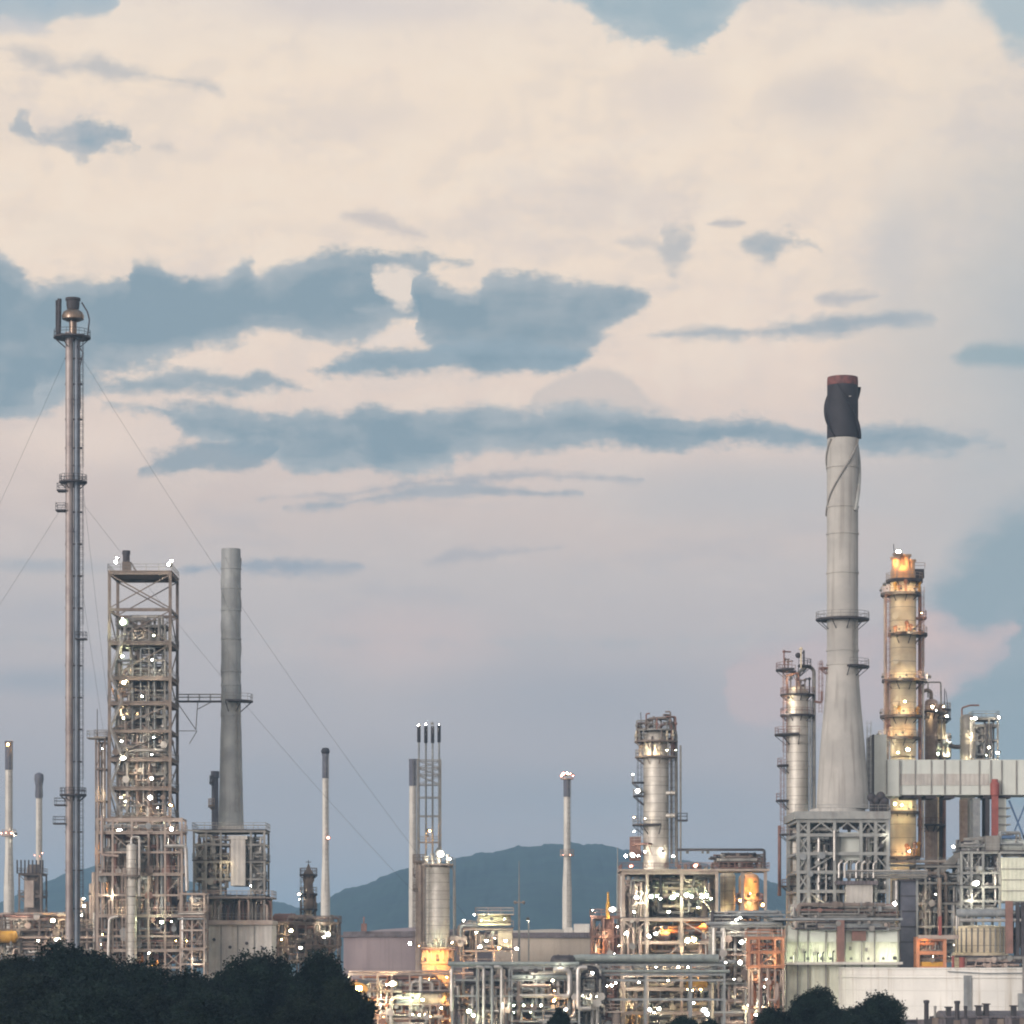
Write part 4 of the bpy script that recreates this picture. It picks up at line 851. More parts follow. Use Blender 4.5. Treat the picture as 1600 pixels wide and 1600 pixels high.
# masts
def mast(px, top, Y, label, arm=None):
    t = T('mast', label, 'mast', px, Y)
    MB().tube((0, 0, 0), (0, 0, t.z(top + 60)), .28, 8, .2).tube((0, 0, t.z(top + 60)), (0, 0, t.z(top)), .16, 8, .06).build('pole', 'lightsteel', t.o)
    if arm: MB().bar((t.x(px - 6), 0, t.z(arm)), (t.x(px + 7), 0, t.z(arm)), .25).ball((t.x(px - 6), 0, t.z(arm)), .35).ball((t.x(px + 7), 0, t.z(arm)), .35).build('arm', 'pinksteel', t.o)
    return t
mast(811, 1345, 600, 'thin pale mast with a short cross arm before the hill', 1410)
mast(965, 1324, 540, 'thin plain pale mast left of the silver column')
mast(711, 1340, 575, 'thin faint mast just right of the silver skirted vessel')
t = T('lamp_post', 'short lamp post standing on the beige tank skyline', 'lamp post', 826, 600)
MB().tube((0, 0, 0), (0, 0, t.z(1440)), .14, 8).bar((0, 0, t.z(1440)), (-.5, -.3, t.z(1436)), .14).build('pole', 'lightsteel', t.o); lamps(t, [(825, 1436, 'w', .32)], dy=-.3)

# ------------------------------------------------------------------ four-pipe vent stack
t = T('vent_stack', 'slender four-pipe lattice vent stack with dark lit tips', 'vent stack', 671, 600)
for i, px in enumerate((654.5, 665, 675.5, 686)):
    dy = (0, 2.0, 2.0, 0)[i]
    MB().lathe([(.19, 0), (.19, t.z(1160))], 10, (t.x(px), dy)).build('vent_pipe', 'pipepaint', t.o)
    MB().lathe([(.3, t.z(1160)), (.34, t.z(1158)), (.34, t.z(1134)), (.22, t.z(1133))], 10, (t.x(px), dy)).build('tip', 'soot', t.o)
for px in (653, 688):
    for dy in (-1.2, 3.2): MB().box(t.x(px) - .13, t.x(px) + .13, dy - .13, dy + .13, 0, t.z(1186)).build('leg', 'steel', t.o, 0)
a, c = t.x(653), t.x(688)
for py in (1188, 1200, 1211, 1226, 1246, 1275, 1316, 1345):
    m = MB(); z = t.z(py)
    for dy in (-1.2, 3.2): m.bar((a, dy, z), (c, dy, z), .16)
    for x in (a, c): m.bar((x, -1.2, z - .2), (x, 3.2, z - .2), .16)
    m.build('ring_beam', 'steel', t.o, 0)
for z0, z1 in ((1188, 1200), (1200, 1211), (1211, 1226)):
    xbrace(t, (a, -1.2, t.z(z1)), (c, -1.2, t.z(z1)), (c, -1.2, t.z(z0)), (a, -1.2, t.z(z0)), .12)
    xbrace(t, (a, 3.2, t.z(z1)), (c, 3.2, t.z(z1)), (c, 3.2, t.z(z0)), (a, 3.2, t.z(z0)), .12)
lamps(t, [(654.5, 1133, 'w', .2), (665, 1132, 'w', .2), (675.5, 1131, 'w', .26), (686, 1132, 'w', .2), (671, 1298, 'o', .4), (668, 1306, 'o', .3)], dy=-.2)
handrail(t.o, [(a, -1.2, t.z(1316)), (c, -1.2, t.z(1316)), (c, 3.2, t.z(1316)), (a, 3.2, t.z(1316))], mat='steel', closed=True)

# ------------------------------------------------------------------ silver vessel on orange skirt
t = T('vessel', 'stout silver vessel on an orange-lit skirt with a railed lamp platform on top', 'vessel', 684, 540)
r = t.m(18.5)
MB().lathe([(r * .8, t.z(1482)), (r, t.z(1472)), (r, t.z(1440)), (r + .06, t.z(1440) + .03), (r + .06, t.z(1440) + .25), (r, t.z(1440) + .3), (r, t.z(1400)), (r + .06, t.z(1400) + .03), (r + .06, t.z(1400) + .25), (r, t.z(1400) + .3), (r, t.z(1362)), (r * 1.02, t.z(1361)), (r * 1.02, t.z(1356)), (r * .7, t.z(1350)), (r * .1, t.z(1348))], 36).build('shell', 'silver', t.o)
MB().lathe([(t.m(25), 0), (t.m(25), t.z(1507)), (t.m(27), t.z(1506)), (t.m(27), t.z(1503)), (t.m(24), t.z(1502)), (t.m(24), t.z(1484)), (t.m(26), t.z(1483)), (t.m(26), t.z(1480)), (r * .5, t.z(1479))], 32).build('skirt', 'orangebrick', t.o)
for k in range(9):
    a = -170 + k * 20; MB().bar((t.m(24.2) * math.cos(math.radians(a)), t.m(24.2) * math.sin(math.radians(a)), t.z(1502)), (t.m(24.2) * math.cos(math.radians(a)), t.m(24.2) * math.sin(math.radians(a)), t.z(1483)), .25).build('stiffener', 'orangebrick', t.o, 0)
platform(t, t.z(1350), .3, t.m(25), mat='pinksteel', rail='steel'); 
platform(t, t.z(1482), t.m(20), t.m(29), mat='oxide', rail='pinksteel')
for px, py, q in ((666, 1338, .35), (676, 1334, .25), (686, 1338, .35), (700, 1336, .22)): MB().tube((t.x(px), -1, t.z(1350)), (t.x(px), -1, t.z(py)), q, 8).tube((t.x(px), -1, t.z(py) - .3), (t.x(px), -1, t.z(py)), q * 1.6, 8).build('nozzle', 'steel', t.o)
pipe(t, [(t.x(704), -.2, t.z(1352)), (t.x(709), -.2, t.z(1360)), (t.x(709), -.2, t.z(1482))], .16, 'steel')
for px in (676, 690): pipe(t, [(t.x(px), -r - .3, t.z(1482)), (t.x(px), -r - .3, t.z(1468)), (t.x(px + 7), -r - .3, t.z(1467)), (t.x(px + 7), -r - .3, t.z(1482))], .14, 'pipe')
ladder(t, t.x(668), -r - .2, t.z(1480), t.z(1350), True, 'steel')
pipe(t, [(t.x(680), -4.0, t.z(1510)), (t.x(686), -4.0, t.z(1521)), (t.x(740), -4.0, t.z(1521))], .22, 'pipewarm')
lamps(t, [(664, 1500, 'oh', .38, -5.2), (684, 1500, 'oh', .4, -5.4), (703, 1500, 'oh', .36, -5.0), (672, 1540, 'oh', .42, -5.6), (692, 1540, 'oh', .42, -5.6), (676, 1474, 'gh', .24, -4.4), (692, 1474, 'gh', .26, -4.4)])
lamps(t, [(688, 1334, 'w', .7), (702, 1342, 'w', .3), (667, 1340, 'w', .2), (647, 1536, 'o', .4, -4), (655, 1478, 'o', .35, -4), (671, 1530, 'o', .5, -5.5), (698, 1527, 'o', .45, -5), (683, 1494, 'o', .3, -4), (661, 1498, 'o', .3, -4), (641, 1474, 'w', .45, -3), (640, 1543, 'g', .4, -3)], dy=-1.8)
t = T('process_column', 'thin brown column with small platforms pressed against the silver skirted vessel', 'column', 655, 549)
shell(t, t.m(6), 0, t.z(1345), 'pinksteel', seams=[t.z(1480), t.z(1440), t.z(1400)])
MB().tube((t.x(663), -.5, 0), (t.x(663), -.5, t.z(1350)), .35, 10).build('riser', 'brown', t.o)
for py, c in ((1388, 250), (1366, 200), (1345, 360)): platform(t, t.z(py), t.m(6), t.m(10.5), 90 if c < 360 else 0, c if c == 360 else c, mat='brown', rail='brown')
ladder(t, t.x(649), -1.0, t.z(1480), t.z(1345), True, 'brown')

# ------------------------------------------------------------------ unit with the green-lit drum
t = T('process_structure', 'low structure carrying a green-lit drum above dark bays and white pipes', 'process structure', 770, 540)
frame(t, [t.x(p) for p in (724, 744, 772, 800)], [0, 7], [t.z(p) for p in (1540, 1510, 1484, 1450)], .35, 'pinksteel', decks=(1, 2, 3), rails=(3, 1), braces=[(0, 2, 'x'), (2, 1, '/'), (1, 3, 'x'), (2, 3, '/')], bw=.14, deckmat='dark')
drum(t, (t.x(772), 2, t.z(1437)), t.m(9.5), t.m(44), 'cream')
MB().box(t.x(747), t.x(798), -.6, -.2, t.z(1446), t.z(1443)).build('pipe_header', 'cream', t.o, 0)
deck(t, t.x(742), t.x(803), -1, 6, t.z(1428), .2, 'pinksteel')
pipework(t, (t.x(744), t.x(800), -.4, 2, t.z(1482), t.z(1455)), 16, 23, ('white', 'pipe', 'pipewarm'), (.12, .26), .7)
pipework(t, (t.x(716), t.x(745), -.4, 5, t.z(1500), t.z(1440)), 20, 24, ('pipewarm', 'pipe', 'brown', 'pipepaint'), (.1, .24), .6)
MB().box(t.x(778), t.x(800), -.8, -.3, t.z(1480), t.z(1455)).build('cabinet', 'cream', t.o, 0)
drum(t, (t.x(716), 0, t.z(1470)), .9, 2.6, 'pinksteel')
lamps(t, [(724, 1438, 'w', .3), (741, 1429, 'w', .25), (750, 1479, 'w', .42), (752, 1438, 'g', .25), (768, 1436, 'g', .28), (788, 1436, 'g', .28), (780, 1481, 'o', .35), (706, 1473, 'y', .35), (808, 1482, 'w', .42), (773, 1466, 'w', .25), (760, 1470, 'w', .25), (744, 1457, 'y', .2), (760, 1430, 'g', .25), (790, 1470, 'y', .25)], dy=-1.9)

# ------------------------------------------------------------------ orange-lit low ground left of centre
t = T('process_structure', 'orange-lit low pipe structure beside the dark left trees', 'process structure', 620, 505)
frame(t, [t.x(p) for p in (545, 567, 590, 612, 640, 672, 705)], [0, 6], [t.z(p) for p in (1590, 1568, 1548, 1521)], .26, 'pinksteel', decks=(2,), rails=(2,), braces=[(1, 1, 'x'), (3, 2, '/'), (4, 1, 'x'), (0, 2, '/')], bw=.13)
pipework(t, (t.x(545), t.x(705), -.2, 5.5, t.z(1610), t.z(1525)), 80, 29, ('pipewarm', 'pipe', 'oxide', 'pipepaint', 'orange', 'white'), (.09, .24), .6)
for q in range(4): pipe(t, [(t.x(545), q * .9 - .4, t.z(1521) + .3), (t.x(720), q * .9 - .4, t.z(1521) + .3)], .2, ('pipewarm', 'pipe', 'pipewarm', 'pipepaint')[q])
drum(t, (t.x(668), 1, t.z(1560)), 1.3, 5, 'cream'); drum(t, (t.x(640), 1, t.z(1563)), 1.1, 4, 'pipepaint'); drum(t, (t.x(590), 2, t.z(1545)), 1.0, 4, 'pipewarm')
deck(t, t.x(628), t.x(742), -1, 5, t.z(1549), .2, 'dark', False)
lamps(t, [(562, 1543, 'o', 1.35, -4), (605, 1538, 'y', .3), (614, 1537, 'y', .55), (655, 1586, 'y', .42), (645, 1585, 'y', .42), (664, 1585, 'y', .3), (596, 1565, 'w', .32), (580, 1588, 'w', .35), (543, 1532, 'w', .3), (540, 1516, 'w', .2), (672, 1588, 'o', .35), (612, 1562, 'o', .25), (630, 1556, 'g', .25), (645, 1559, 'g', .3), (660, 1562, 'g', .25), (572, 1562, 'o', .35), (575, 1575, 'o', .3), (700, 1562, 'o', .25), (690, 1575, 'y', .25)], dy=-1.2)
lamps(t, [(580, 1540, 'o', .4, 3), (620, 1545, 'o', .35, 3), (655, 1575, 'o', .35, 3), (600, 1585, 'o', .35, 3), (690, 1590, 'o', .35, 3)])

# ------------------------------------------------------------------ grey pipe rack with tall drop legs
t = T('pipe_rack', 'long grey pipe rack with tall vertical drop pipes right of the silver skirted vessel', 'pipe rack', 800, 498)
frame(t, [t.x(p) for p in (706, 745, 800, 850, 905)], [0, 6], [t.z(p) for p in (1555, 1530, 1509)], .26, 'pipepaint', braces=[(2, 1, 'x'), (3, 2, '/')], bw=.14)
for q in range(6): pipe(t, [(t.x(700 + (q % 3) * 18), q * 1.1 - .3, t.z(1509) + .3), (t.x(905), q * 1.1 - .3, t.z(1509) + .3)], (.34, .22, .28, .2, .3, .22)[q], ('pipeblue', 'pipepaint', 'pipeblue', 'pipe', 'pipepaint', 'pipeblue')[q])
for q in range(5): pipe(t, [(t.x(800), q * 1.2 - .2, t.z(1530) + .3), (t.x(905), q * 1.2 - .2, t.z(1530) + .3)], (.4, .2, .3, .24, .3)[q], ('pipeblue', 'pipe', 'pipewarm', 'pipepaint', 'pipe')[q])
for px, rr, mt in ((756, .27, 'pipe'), (769, .24, 'pipepaint'), (784, .3, 'pipe'), (748, .14, 'steel')): pipe(t, [(t.x(px - 12), -.9, t.z(1511)), (t.x(px), -.9, t.z(1511)), (t.x(px), -.9, 0)], rr, mt)
pipe(t, [(t.x(706), -.6, t.z(1514)), (t.x(706), -.6, t.z(1580))], .3, 'pipe')
for px, top, rr in ((890, 1516, .46), (903, 1512, .38)): pipe(t, [(t.x(px - 26), -1.1, t.z(top)), (t.x(px), -1.1, t.z(top)), (t.x(px), -1.1, t.z(1557)), (t.x(px - 36), -1.1, t.z(1557))] if px < 900 else [(t.x(px + 14), -1.2, t.z(top)), (t.x(px), -1.2, t.z(top)), (t.x(px), -1.2, t.z(1576)), (t.x(px + 20), -1.2, t.z(1576))], rr, 'pipe')
pipe(t, [(t.x(812), -1.3, t.z(1556)), (t.x(888), -1.3, t.z(1556))], .3, 'pipe'); pipe(t, [(t.x(815), -.8, t.z(1540)), (t.x(860), -.8, t.z(1540))], .26, 'pipewarm')
MB().box(t.x(800), t.x(840), 6.5, 7, t.z(1536), t.z(1520)).build('panel', 'oxide', t.o, 0)
drum(t, (t.x(860), 2, t.z(1518)), 1.0, 4, 'oxide'); drum(t, (t.x(880), 1, t.z(1504)), 1.2, 3, 'dark')
pipework(t, (t.x(790), t.x(905), -.3, 5.5, t.z(1610), t.z(1512)), 60, 37, ('pipepaint', 'dark', 'steel', 'pipe', 'brown', 'pipeblue'), (.09, .24), .5)
pipework(t, (t.x(706), t.x(800), 1, 5.5, t.z(1610), t.z(1512)), 34, 38, ('brown', 'dark', 'steel', 'pipe', 'pipewarm'), (.09, .24), .6)
lamps(t, [(803, 1571, 'g', .5), (818, 1571, 'g', .5), (831, 1571, 'y', .42), (846, 1571, 'y', .45), (790, 1571, 'w', .3), (803, 1582, 'g', .22), (864, 1532, 'y', .42), (865, 1563, 'o', .42), (866, 1548, 'o', .28), (884, 1577, 'w', .3), (823, 1527, 'w', .2), (835, 1527, 'w', .26), (733, 1580, 'g', .7), (739, 1586, 'g', .6), (806, 1482, 'w', .4), (875, 1507, 'w', .24), (740, 1598, 'w', .22), (829, 1582, 'y', .2)], dy=-1.4)
lamps(t, [(815, 1590, 'o', .3, 3), (850, 1585, 'y', .3, 3), (760, 1590, 'y', .3, 3), (850, 1545, 'o', .22, 3), (735, 1560, 'o', .3, 3)])

# ------------------------------------------------------------------ silver column right of the centre
t = T('process_column', 'fat silver column with a cage of pipes around its top, right of the hill', 'column', 1025, 535)
r = t.m(20)
shell(t, r, 0, t.z(1140), 'silver', seams=[t.z(p) for p in (1330, 1298, 1290, 1258, 1222, 1190)])
platform(t, t.z(1182), r, t.m(33), 0, 360, mat='brown', rail='steel'); platform(t, t.z(1158), r * .9, t.m(34), 0, 360, mat='brown', rail='steel')
platform(t, t.z(1288), r, t.m(37), 130, 280, mat='dark', rail='steel'); platform(t, t.z(1318), r + .1, t.m(40), 165, 250, mat='oxide', rail='pinksteel')
platform(t, t.z(1222), r, t.m(38), 170, 200, mat='dark', rail='steel'); platform(t, t.z(1243), r, t.m(36), 170, 200, mat='dark', rail='steel')
pipe(t, [(0, 0, t.z(1142)), (0, 0, t.z(1122)), (t.x(1046), 0, t.z(1124)), (t.x(1056), -.3, t.z(1146)), (t.x(1057), -.3, t.z(1355))], .3, 'steel', 10)
pipe(t, [(t.x(1012), -1, t.z(1146)), (t.x(1012), -1, t.z(1124)), (t.x(1040), -1, t.z(1122))], .24, 'brown'); pipe(t, [(t.x(1003), .4, t.z(1160)), (t.x(1000), .4, t.z(1130)), (t.x(1018), .4, t.z(1130))], .18, 'steel')
pipe(t, [(t.x(1030), -1.4, t.z(1148)), (t.x(1030), -1.4, t.z(1134)), (t.x(1048), -1.4, t.z(1132)), (t.x(1050), -1.4, t.z(1180))], .22, 'oxide')
R = random.Random(77)
platform(t, t.z(1140), .4, t.m(28), 0, 360, mat='steel', rail='steel', br=False)
for i in range(38):
    a = R.uniform(0, 6.28); z = R.choice((t.z(1182), t.z(1158), t.z(1142))); rr = t.m(R.uniform(24, 31)); h = R.uniform(1.5, 3.4)
    m = MB(); m.path([(rr * math.cos(a), rr * math.sin(a), z), (rr * math.cos(a), rr * math.sin(a), z + h), (r * .8 * math.cos(a), r * .8 * math.sin(a), z + h)], .14, 7); m.ball((rr * math.cos(a), rr * math.sin(a), z + h * .5), .32, 7, 4); m.build('pipe', R.choice(('brown', 'steel', 'cream', 'oxide')), t.o)
for px in (1049, 1063): pipe(t, [(t.x(px), -.8, t.z(1165)), (t.x(px), -.8, t.z(1350))], .17, 'steel')
ladder(t, t.x(1049), -1.2, t.z(1350), t.z(1182), True, 'dark'); ladder(t, t.x(999), -.5, t.z(1318), t.z(1182), True, 'dark')
deck(t, t.x(1058), t.x(1074), -1.5, 1, t.z(1281), .25, 'dark')
MB().box(t.x(984), t.x(1001), -.8, .8, t.z(1345), t.z(1308)).build('ladder_housing', 'oxide', t.o, 0)
for py in (1275, 1240): MB().tube((t.x(1040), -r * .5, t.z(py)), (t.x(1040) + 1.6, -r * .8, t.z(py)), .4, 10).build('manway', 'silver', t.o)
MB().bar((t.x(1003), 0, t.z(1150)), (t.x(1001), 0, t.z(1113)), .12).build('davit', 'dark', t.o, 0)
lamps(t, [(989, 1210, 'w', .38), (997, 1236, 'w', .46), (991, 1277, 'o', .3), (1008, 1279, 'y', .32), (991, 1299, 'w', .42), (988, 1336, 'w', .5), (978, 1337, 'w', .4), (997, 1337, 'w', .35), (1008, 1331, 'w', .42), (1052, 1338, 'w', .4), (1036, 1330, 'w', .28), (986, 1353, 'r', .6), (1002, 1174, 'y', .3), (1020, 1172, 'y', .3), (1042, 1172, 'y', .26), (1056, 1172, 'w', .25)], dy=-2.7)

# ------------------------------------------------------------------ big open structure under it
t = T('process_structure', 'large open pink-grey steel structure with bright floodlit bays under the fat silver column', 'process structure', 1070, 522)
xs = [t.x(p) for p in (974, 1011, 1065, 1120, 1160, 1201)]
zl = (1580, 1543, 1521, 1470, 1434, 1361)
zs = [t.z(p) for p in zl]
frame(t, xs[:4], [0, 8, 16], zs, .52, 'pinksteel', decks=(4, 5), rails=(5,), braces=[(2, 5, '\\'), (2, 4, '\\'), (1, 3, '/'), (1, 1, '/'), (1, 2, 'v'), (0, 4, 'x'), (1, 0, '/'), (2, 0, '/'), (0, 1, '\\')], bw=.24, railmat='oxide', deckmat='dark')
o = MB().box(t.x(968), t.x(1202), -.6, 12, t.z(1361), t.z(1358)).build('platform', 'pinksteel', t.o, 0)
handrail(o, [(t.x(968), -.5, t.z(1358)), (t.x(1202), -.5, t.z(1358)), (t.x(1202), 12, t.z(1358))], mat='oxide')
for px in (1160, 1196): MB().box(t.x(px) - .26, t.x(px) + .26, 0, .5, 0, t.z(1362)).build('column', 'pinksteel', t.o, 0)
R = random.Random(5)
for i in range(13):   # pumps and exchangers on the top deck
    px = 1062 + i * 10.6; h = R.uniform(8, 20) if px > 1115 else R.uniform(4, 10)
    m = MB(); m.lathe([(t.m(3), t.z(1358)), (t.m(3), t.z(1358 - h * .7)), (t.m(4.2), t.z(1358 - h * .7) + .05), (t.m(4.2), t.z(1358 - h * .8)), (t.m(2), t.z(1358 - h))], 12, (t.x(px), 2 + (i % 3))); m.build('pump', R.choice(('brown', 'dark', 'oxide', 'steel')), t.o)
pipework(t, (t.x(1110), t.x(1200), 1, 8, t.z(1358), t.z(1333)), 22, 41, ('dark', 'brown', 'oxide', 'steel'), (.1, .24), .5)
pipe(t, [(t.x(1058), 2, t.z(1327)), (t.x(1196), 2, t.z(1327)), (t.x(1196), 2, t.z(1358))], .22, 'dark')
for px, q in ((975, 4), (985, 4), (997, 5)): shell(t, t.m(q), t.z(1434), t.z(1366), 'sheet', 'vessel', c=(t.x(px), 5), n=16)
for px, q, mt in ((1022, 6, 'dark'), (1040, 8, 'steel'), (1085, 5, 'dark'), (1103, 6, 'pinksteel')): shell(t, t.m(q), t.z(1434), t.z(1374 if q > 5 else 1400), mt, 'vessel', c=(t.x(px), 6), n=16)
pipework(t, (t.x(1012), t.x(1120), 2, 14, t.z(1432), t.z(1366)), 40, 42, ('steel', 'pipewarm', 'dark', 'pipe', 'cream'), (.1, .28), .5)
pipework(t, (t.x(974), t.x(1011), 0, 8, t.z(1520), t.z(1372)), 40, 43, ('pipewarm', 'brown', 'steel', 'pipe'), (.1, .26), .6)
for px in (972, 982, 990, 1000): pipe(t, [(t.x(px), -.7, t.z(1450)), (t.x(px), -.7, t.z(1492))], .26, 'pipewarm')
pipework(t, (t.x(1012), t.x(1120), 1, 14, t.z(1520), t.z(1436)), 46, 44, ('pipewarm', 'steel', 'brown', 'orange', 'pipe'), (.1, .28), .5)
pipework(t, (t.x(974), t.x(1160), .6, 12, t.z(1612), t.z(1524)), 84, 45, ('pipewarm', 'brown', 'pipe', 'pipepaint', 'steel', 'cream'), (.1, .28), .6)
drum(t, (t.x(1090), 3, t.z(1540)), t.m(9), t.m(28), 'yellow', 'x'); drum(t, (t.x(1092), 4, t.z(1450)), t.m(7), t.m(30), 'orange', 'x'); drum(t, (t.x(1085), 4, t.z(1478)), t.m(6), t.m(20), 'cream', 'x'); drum(t, (t.x(1035), 4, t.z(1546)), t.m(7), t.m(26), 'brown')
drum(t, (t.x(1035), 4, t.z(1462)), t.m(7), t.m(24), 'pinksteel')
G = [(1018, 1401, 'g', .55), (1026, 1400, 'g', .6), (1032, 1404, 'g', .5), (1051, 1402, 'g', .5), (1058, 1398, 'g', .45), (1073, 1398, 'g', .6), (1080, 1400, 'g', .4), (1097, 1402, 'g', .5), (1104, 1399, 'g', .55), (1111, 1404, 'g', .5), (1091, 1418, 'y', .36), (1092, 1411, 'w', .28), (994, 1402, 'w', .46), (998, 1398, 'w', .3), (991, 1425, 'w', .34), (1045, 1425, 'w', .34), (978, 1458, 'w', .34), (967, 1478, 'y', .3), (1014, 1463, 'w', .46), (1025, 1459, 'w', .5), (1074, 1469, 'y', .6), (1085, 1468, 'y', .6), (1087, 1358 - 6, 'r', .45), (1098, 1332, 'w', .2), (1074, 1332, 'w', .24), (1106, 1332, 'w', .24),
     (948, 1541, 'y', .4), (956, 1540, 'y', .55), (962, 1536, 'y', .4), (998, 1535, 'w', .36), (984, 1531, 'w', .26), (1015, 1578, 'w', .55), (1022, 1582, 'w', .6), (1030, 1576, 'w', .5), (1100, 1578, 'w', .6), (1106, 1584, 'w', .5), (1116, 1582, 'w', .6), (1084, 1567, 'w', .42), (1082, 1547, 'o', .4), (1074, 1546, 'o', .35), (1095, 1546, 'o', .3), (1150, 1531, 'w', .26), (1157, 1528, 'w', .3), (1004, 1511, 'y', .2), (1025, 1511, 'y', .2), (1045, 1512, 'y', .24), (1060, 1511, 'y', .2), (1075, 1511, 'y', .24)]
lamps(t, G, dy=-1.0)
lamps(t, [(990, 1390, 'w', .3, 3), (1040, 1450, 'o', .35, 3), (1100, 1440, 'o', .35, 3), (1040, 1500, 'y', .35, 3), (1090, 1505, 'y', .35, 3), (985, 1480, 'o', .3, 3), (1045, 1560, 'y', .35, 3), (990, 1565, 'y', .35, 3), (1130, 1560, 'y', .35, 3), (1140, 1590, 'y', .3, 3), (1000, 1595, 'o', .3, 3), (1060, 1595, 'o', .3, 3), (1030, 1392, 'g', .42, 4), (1060, 1394, 'g', .42, 4), (1095, 1392, 'g', .46, 4), (1080, 1458, 'y', .42, 4), (1028, 1452, 'w', .36, 4), (1085, 1530, 'o', .4, 3), (1030, 1572, 'w', .36, 3)])

t = T('pipe_rack', 'pipe rack led by one thick blue-grey pipe crossing the lower centre right', 'pipe rack', 1010, 503)
frame(t, [t.x(p) for p in (938, 1009, 1080, 1132)], [0, 5], [t.z(p) for p in (1560, 1530, 1521, 1506)], .32, 'pipepaint', braces=[(0, 3, 'x'), (1, 3, 'a'), (2, 3, 'x'), (0, 0, '/')], bw=.14)
pipe(t, [(t.x(884), -.8, t.z(1504)), (t.x(898), -.8, t.z(1497)), (t.x(1122), -.8, t.z(1497))], t.m(6), 'pipeblue', 14)
for q, (a, c) in enumerate(((905, 1150), (935, 1142), (930, 1150))): pipe(t, [(t.x(a), 1 + q * 1.3, t.z(1503)), (t.x(c), 1 + q * 1.3, t.z(1503))], .32, ('pipepaint', 'pipe', 'pipewarm')[q])
for q in range(4): pipe(t, [(t.x(938), -.3 + q * 1.3, t.z(1521) + .35), (t.x(1140), -.3 + q * 1.3, t.z(1521) + .35)], .26, ('pipeblue', 'pipe', 'pipewarm', 'pipe')[q])
pipework(t, (t.x(898), t.x(945), -1, 4, t.z(1605), t.z(1508)), 44, 51, ('pipe', 'pipepaint', 'steel', 'white', 'dark'), (.1, .3), .6)
for px in (925, 933): pipe(t, [(t.x(px), -1.2, t.z(1550)), (t.x(px), -1.2, 0)], .32, 'pipe')
MB().box(t.x(917), t.x(935), -.6, .4, t.z(1550), t.z(1530)).build('valve_skid', 'pipepaint', t.o, 0)
deck(t, t.x(895), t.x(925), -2, 0, t.z(1578), .2, 'pipepaint'); deck(t, t.x(946), t.x(975), -2, 0, t.z(1580), .2, 'pinksteel')
shell(t, t.m(7), 0, t.z(1578), 'brown', 'vessel', c=(t.x(963), -1), n=16)
lamps(t, [(926, 1520, 'w', .32), (920, 1557, 'w', .28), (932, 1557, 'w', .28), (910, 1556, 'w', .18), (940, 1562, 'w', .2), (1134, 1504, 'w', .42), (960, 1490, 'w', .22), (1044, 1532, 'y', .22)], dy=-1.6)

t = T('process_structure', 'small rust-red steel tower with a yellow crane post left of the large pink-grey structure', 'process structure', 950, 530)
frame(t, [t.x(p) for p in (925, 943, 958, 972)], [0, 5], [t.z(p) for p in (1560, 1520, 1490, 1462, 1432)], .32, 'oxide', decks=(2, 3, 4), rails=(4, 3), braces=[(0, 4, '/'), (1, 3, 'x'), (0, 3, '\\'), (1, 4, '/'), (2, 2, 'x')], bw=.15)
MB().lathe([(t.m(3.4), t.z(1436)), (t.m(3.4), t.z(1412)), (t.m(2.2), t.z(1410)), (t.m(1.6), t.z(1394))], 10, (t.x(950), 0)).build('crane_post', 'yellow', t.o)
MB().box(t.x(944), t.x(958), .4, 4, t.z(1492), t.z(1436)).build('duct', 'oxide', t.o, 0)
pipework(t, (t.x(925), t.x(972), .3, 4.5, t.z(1600), t.z(1436)), 40, 53, ('oxide', 'brown', 'pipewarm', 'pipe'), (.1, .24), .65)
lamps(t, [(926, 1422, 'w', .36), (926, 1427, 'w', .26), (957, 1421, 'w', .5), (965, 1448, 'w', .2), (945, 1460, 'y', .2), (935, 1480, 'o', .25)], dy=-.9)

# vessels in the orange light
t = T('vessel', 'pale beige upright vessel left of the orange-lit vessel', 'vessel', 1137, 540)
shell(t, t.m(12), 0, t.z(1362), 'cream', seams=[t.z(1425), t.z(1400), t.z(1380)], n=24); platform(t, t.z(1436), t.m(12), t.m(18), mat='pinksteel', rail='pinksteel')
ladder(t, t.x(1129), -1.6, t.z(1436), t.z(1364), True, 'pinksteel')
lamps(t, [(1126, 1428, 'y', .3, -3.0), (1132, 1425, 'y', .25, -3.2)])
t = T('vessel', 'upright vessel glowing orange under sodium lamps', 'vessel', 1170, 545)
shell(t, t.m(16), 0, t.z(1364), 'orangebrick', seams=[t.z(1415), t.z(1385)], n=24); platform(t, t.z(1406), t.m(16), t.m(23), mat='oxide', rail='oxide')
lamps(t, [(1155, 1400, 'oh', .36, -4.4), (1170, 1400, 'oh', .36, -4.6), (1184, 1398, 'oh', .34, -4.2), (1162, 1370, 'oh', .26, -4.2)])
lamps(t, [(1192, 1414, 'o', .6), (1158, 1407, 'o', .45), (1172, 1396, 'o', .4), (1161, 1372, 'o', .3), (1180, 1378, 'o', .25), (1174, 1407, 'y', .32), (1190, 1424, 'o', .4)], dy=-3.4)

